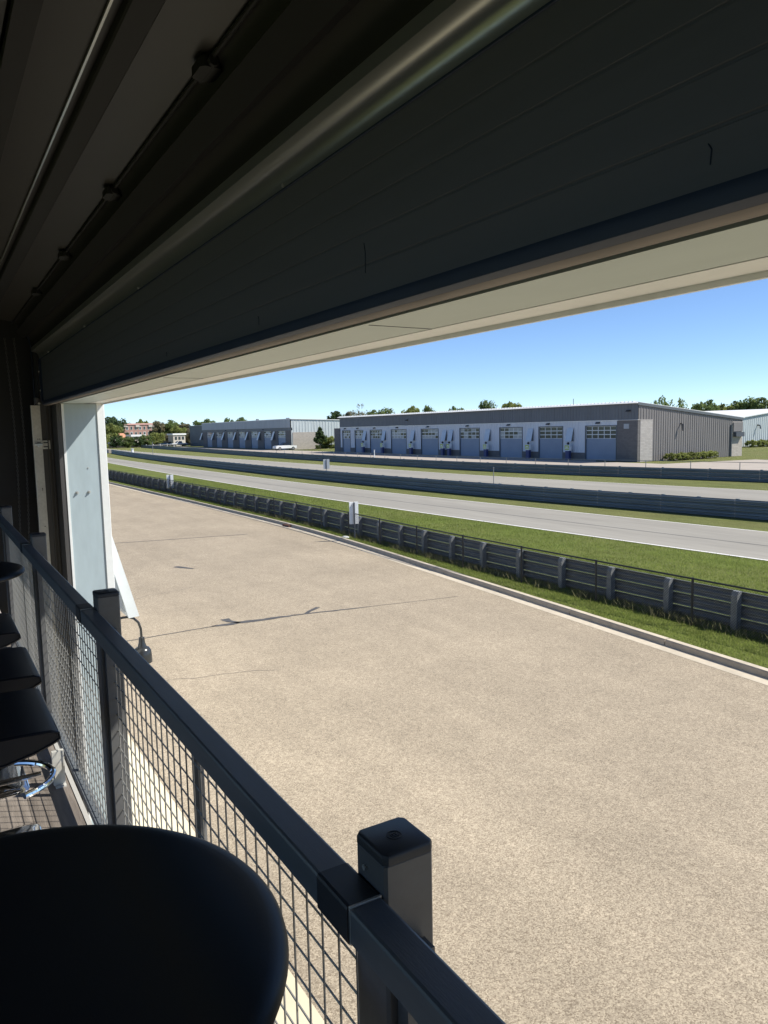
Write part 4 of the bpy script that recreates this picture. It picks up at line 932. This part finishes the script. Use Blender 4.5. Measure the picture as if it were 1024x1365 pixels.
# mesh panels
MY = .482; MT = Z(-.655); MBt = Z(-1.535)
def mesh_panel(xa, xb):
    m = MB(); s = .0567; r = .0021
    def rod_(p, q):
        p = Vector(p); q = Vector(q); t = (q-p).normalized(); a = Vector((0, 1, 0)); b = t.cross(a)
        rg = lambda c: [c+r*(math.cos(w_)*a+math.sin(w_)*b) for w_ in [i*math.pi/3 for i in range(6)]]
        m.loft([rg(p), rg(q)], caps=False)
    x = xa+.012
    while x < xb: rod_((x, MY, MBt), (x, MY, MT+.01)); x += s
    z = MBt+.02
    while z < MT: rod_((xa, MY+.0044, z), (xb, MY+.0044, z)); z += s
    return m
for k, (b, a) in enumerate(zip(PXS[:-1], PXS[1:])):
    xa, xb = a+.0375, b-.0375
    o = mesh_panel(xa, xb).build('wire_mesh', M['wire'], GR); stuff(o)
    fr = MB().box(xa, xb, MY-.018, MY+.020, MBt-.030, MBt).build('bottom_channel', M['rail'], GR)
    for xx in (xa+.003, xb-.027): MB().box(xx, xx+.024, MY-.02, MY+.022, MBt, MT).build('side_channel', M['post'], GR)
    xm = (xa+xb)/2
    MB().tube([(xm, MY+.020, MBt), (xm, MY+.020, Z(-.70))], .0145, 10).build('stanchion', M['post'], GR)
    ft_ = MB().box(xm-.18, xm-.155, .395, .447, FZ+.006, FZ+.17).build('foot_bracket', M['galvbright'], GR)
    MB().box(xm-.19, xm-.13, .40, .448, FZ, FZ+.006).build('foot_plate', M['galvbright'], ft_); MB().tube([(xm-.143, .424, FZ+.006), (xm-.143, .424, FZ+.012)], .007, 6).build('bolt', M['bolt'], ft_)

# bar tables ---------------------------------------------------------
def bar_table(x, y, label):
    r = empty('bar_table', (x, y, FZ), 0, label, 'table', 'black round tables by the railing')
    TH = Z(-.72)-FZ
    prof = [(.02, TH-.034), (.385, TH-.034), (.396, TH-.030), (.4, TH-.022), (.398, TH-.014), (.392, TH-.007), (.383, TH-.002), (.372, TH), (.36, TH-.0004), (.02, TH-.0004)]
    MB().lathe(prof, n=96).build('table_top', M['table'], r, smooth=True)
    MB().lathe([(.045, .03), (.038, .06), (.032, .4), (.032, TH-.08), (.06, TH-.04), (.10, TH-.029)], n=20).build('column', M['blackwire'], r, smooth=True)
    MB().lathe([(.02, 0), (.20, 0), (.205, .008), (.19, .02), (.06, .034), (.02, .034)], n=36).build('base', M['blackwire'], r, smooth=True)
bar_table(-1.09, .022, 'large round black table top in front of the nearest railing post')
bar_table(-4.62, .022, 'round black table beyond the three bar stools')

# bar stools ---------------------------------------------------------
def bar_stool():
    r = empty('bar_stool', (0, 0, 0))
    sh = Z(-.885)-FZ
    top = [(.205, -.012), (.198, .001), (.18, .008), (.10, .011), (0, .012), (-.10, .020), (-.17, .045), (-.205, .10), (-.215, .17), (-.228, .175)]
    bot = [(-.240, .165), (-.235, .09), (-.205, .01), (-.15, -.045), (-.05, -.075), (.05, -.068), (.13, -.05), (.18, -.032), (.203, -.022)]
    rings = []
    for xx, s_, dz in ((-.23, .985, -.006), (-.222, 1, 0), (.222, 1, 0), (.23, .985, -.006)):
        rings.append([(xx, y*s_, sh+z+dz) for y, z in top+bot])
    st = MB().loft(rings).build('seat', M['seat'], r, smooth=True)
    MB().tube([(.2305, y, sh+z-.002) for y, z in [(-.15, -.043), (-.05, -.072), (.05, -.066), (.13, -.048), (.18, -.030), (.203, -.018), (.2, 0), (.18, .006), (.10, .009), (0, .010), (-.1, .018), (-.17, .043)]], .0035, 5).build('piping', M['seat'], st)
    MB().tube([(0, 0, .03), (0, 0, .42)], .028, 16).build('column', M['chrome'], r, smooth=True); MB().tube([(0, 0, .40), (0, 0, sh-.06)], .018, 14).build('gas_lift', M['chrome'], r, smooth=True)
    MB().box(-.08, .08, -.08, .08, sh-.085, sh-.062).build('seat_plate', M['blackwire'], r)
    MB().tube([(0, .02, .30), (0, .2, .30)], .011, 10).tube([(.17*math.sin(a)*1.12, .02+.225*math.cos(a), .30) for a in [-1.1+2.2*i/18 for i in range(19)]], .0125, 10).build('footrest', M['chrome'], r, smooth=True)
    rr2 = []
    for z, s_ in ((0, 1), (.008, 1.0), (.014, .97), (.022, .80), (.030, .3)):
        ring = []
        for q in range(4):
            for i in range(5):
                a = math.pi/2*q+math.pi/2*i/4; cx = (.15 if math.cos(math.pi/2*q+.7) > 0 else -.15); cy = (.15 if math.sin(math.pi/2*q+.7) > 0 else -.15)
                ring.append(((cx+.05*math.cos(a))*s_, (cy+.05*math.sin(a))*s_, z))
        rr2.append(ring)
    MB().loft(rr2).build('base', M['chrome'], r, smooth=True)
    return r
st0 = bar_stool()
SP = [(-2.60, .075, 0), (-3.20, .095, .0), (-3.92, .095, .02)]
SL = ['black vinyl bar stool next to the large round table', 'black vinyl bar stool in the middle of the row of three', 'black vinyl bar stool beside the far round table']
for k, (p, l_) in enumerate(zip(SP, SL)):
    o = st0 if k == 0 else copy_tree(st0)
    for c in o.children:
        if c.name.startswith('footrest'): c.rotation_euler.z = 0
    o.location = (p[0], p[1], FZ)
    if k == 0:
        for c in o.children:
            if c.name.startswith('footrest'): c.rotation_euler.z = math.radians(150)      # swivelled away
    tag(o, l_, 'stool', 'bar stools along the railing')

# hood and gooseneck lamp on the outer wall ---------------------------
hd = empty('wall_hood', (0, 0, 0), label='white slanted sheet-metal hood on the outer wall beyond the jamb', cat='hood')
hx0, hx1 = -8.32, -8.1
MB().loft([[(x, 1.524, Z(-.86)), (x, 1.80, Z(-1.925)), (x, 1.692, Z(-1.935)), (x, 1.524, Z(-1.25))] for x in (-9.1, -8.05)]).build('sheet', M['hoodw'], hd)
MB().poly([(-8.08, 1.523, Z(-1.2)), (-8.08, 1.67, Z(-1.88)), (-8.08, 1.523, Z(-1.70)), (-8.09, 1.523, Z(-1.2)), (-8.09, 1.67, Z(-1.88)), (-8.09, 1.523, Z(-1.70))], [(0, 1, 2), (3, 5, 4), (0, 3, 4, 1), (1, 4, 5, 2), (2, 5, 3, 0)]).build('shaded_cheek', M['greypanel'], hd)  # greyer than the sheet; shade under the hood put into the colour
MB().box(-8.4, -8.115, 1.523, 1.65, Z(-1.80), Z(-1.74)).build('shelf', M['white'], hd)
gl = empty('gooseneck_lamp', (0, 0, 0), label='black gooseneck barn lamp hanging below the slanted hood', cat='lamp')
gz = Z(-1.935)
MB().tube([(-8.12, 1.523, gz-.03), (-8.12, 1.58, gz-.012), (-8.12, 1.64, gz), (-8.12, 1.70, gz-.002), (-8.12, 1.755, gz-.025), (-8.12, 1.80, gz-.075), (-8.12, 1.822, gz-.15), (-8.12, 1.825, gz-.27)], .0135, 10).build('arm', M['lamp'], gl, smooth=True)
MB().lathe([(.016, -.24), (.03, -.245), (.034, -.30), (.045, -.335), (.048, -.345), (.075, -.36), (.092, -.39), (.098, -.44), (.10, -.52), (.095, -.52), (.09, -.44), (.03, -.37), (.01, -.37)], (-8.12, 1.825, gz), 28).build('shade', M['lamp'], gl, smooth=True)
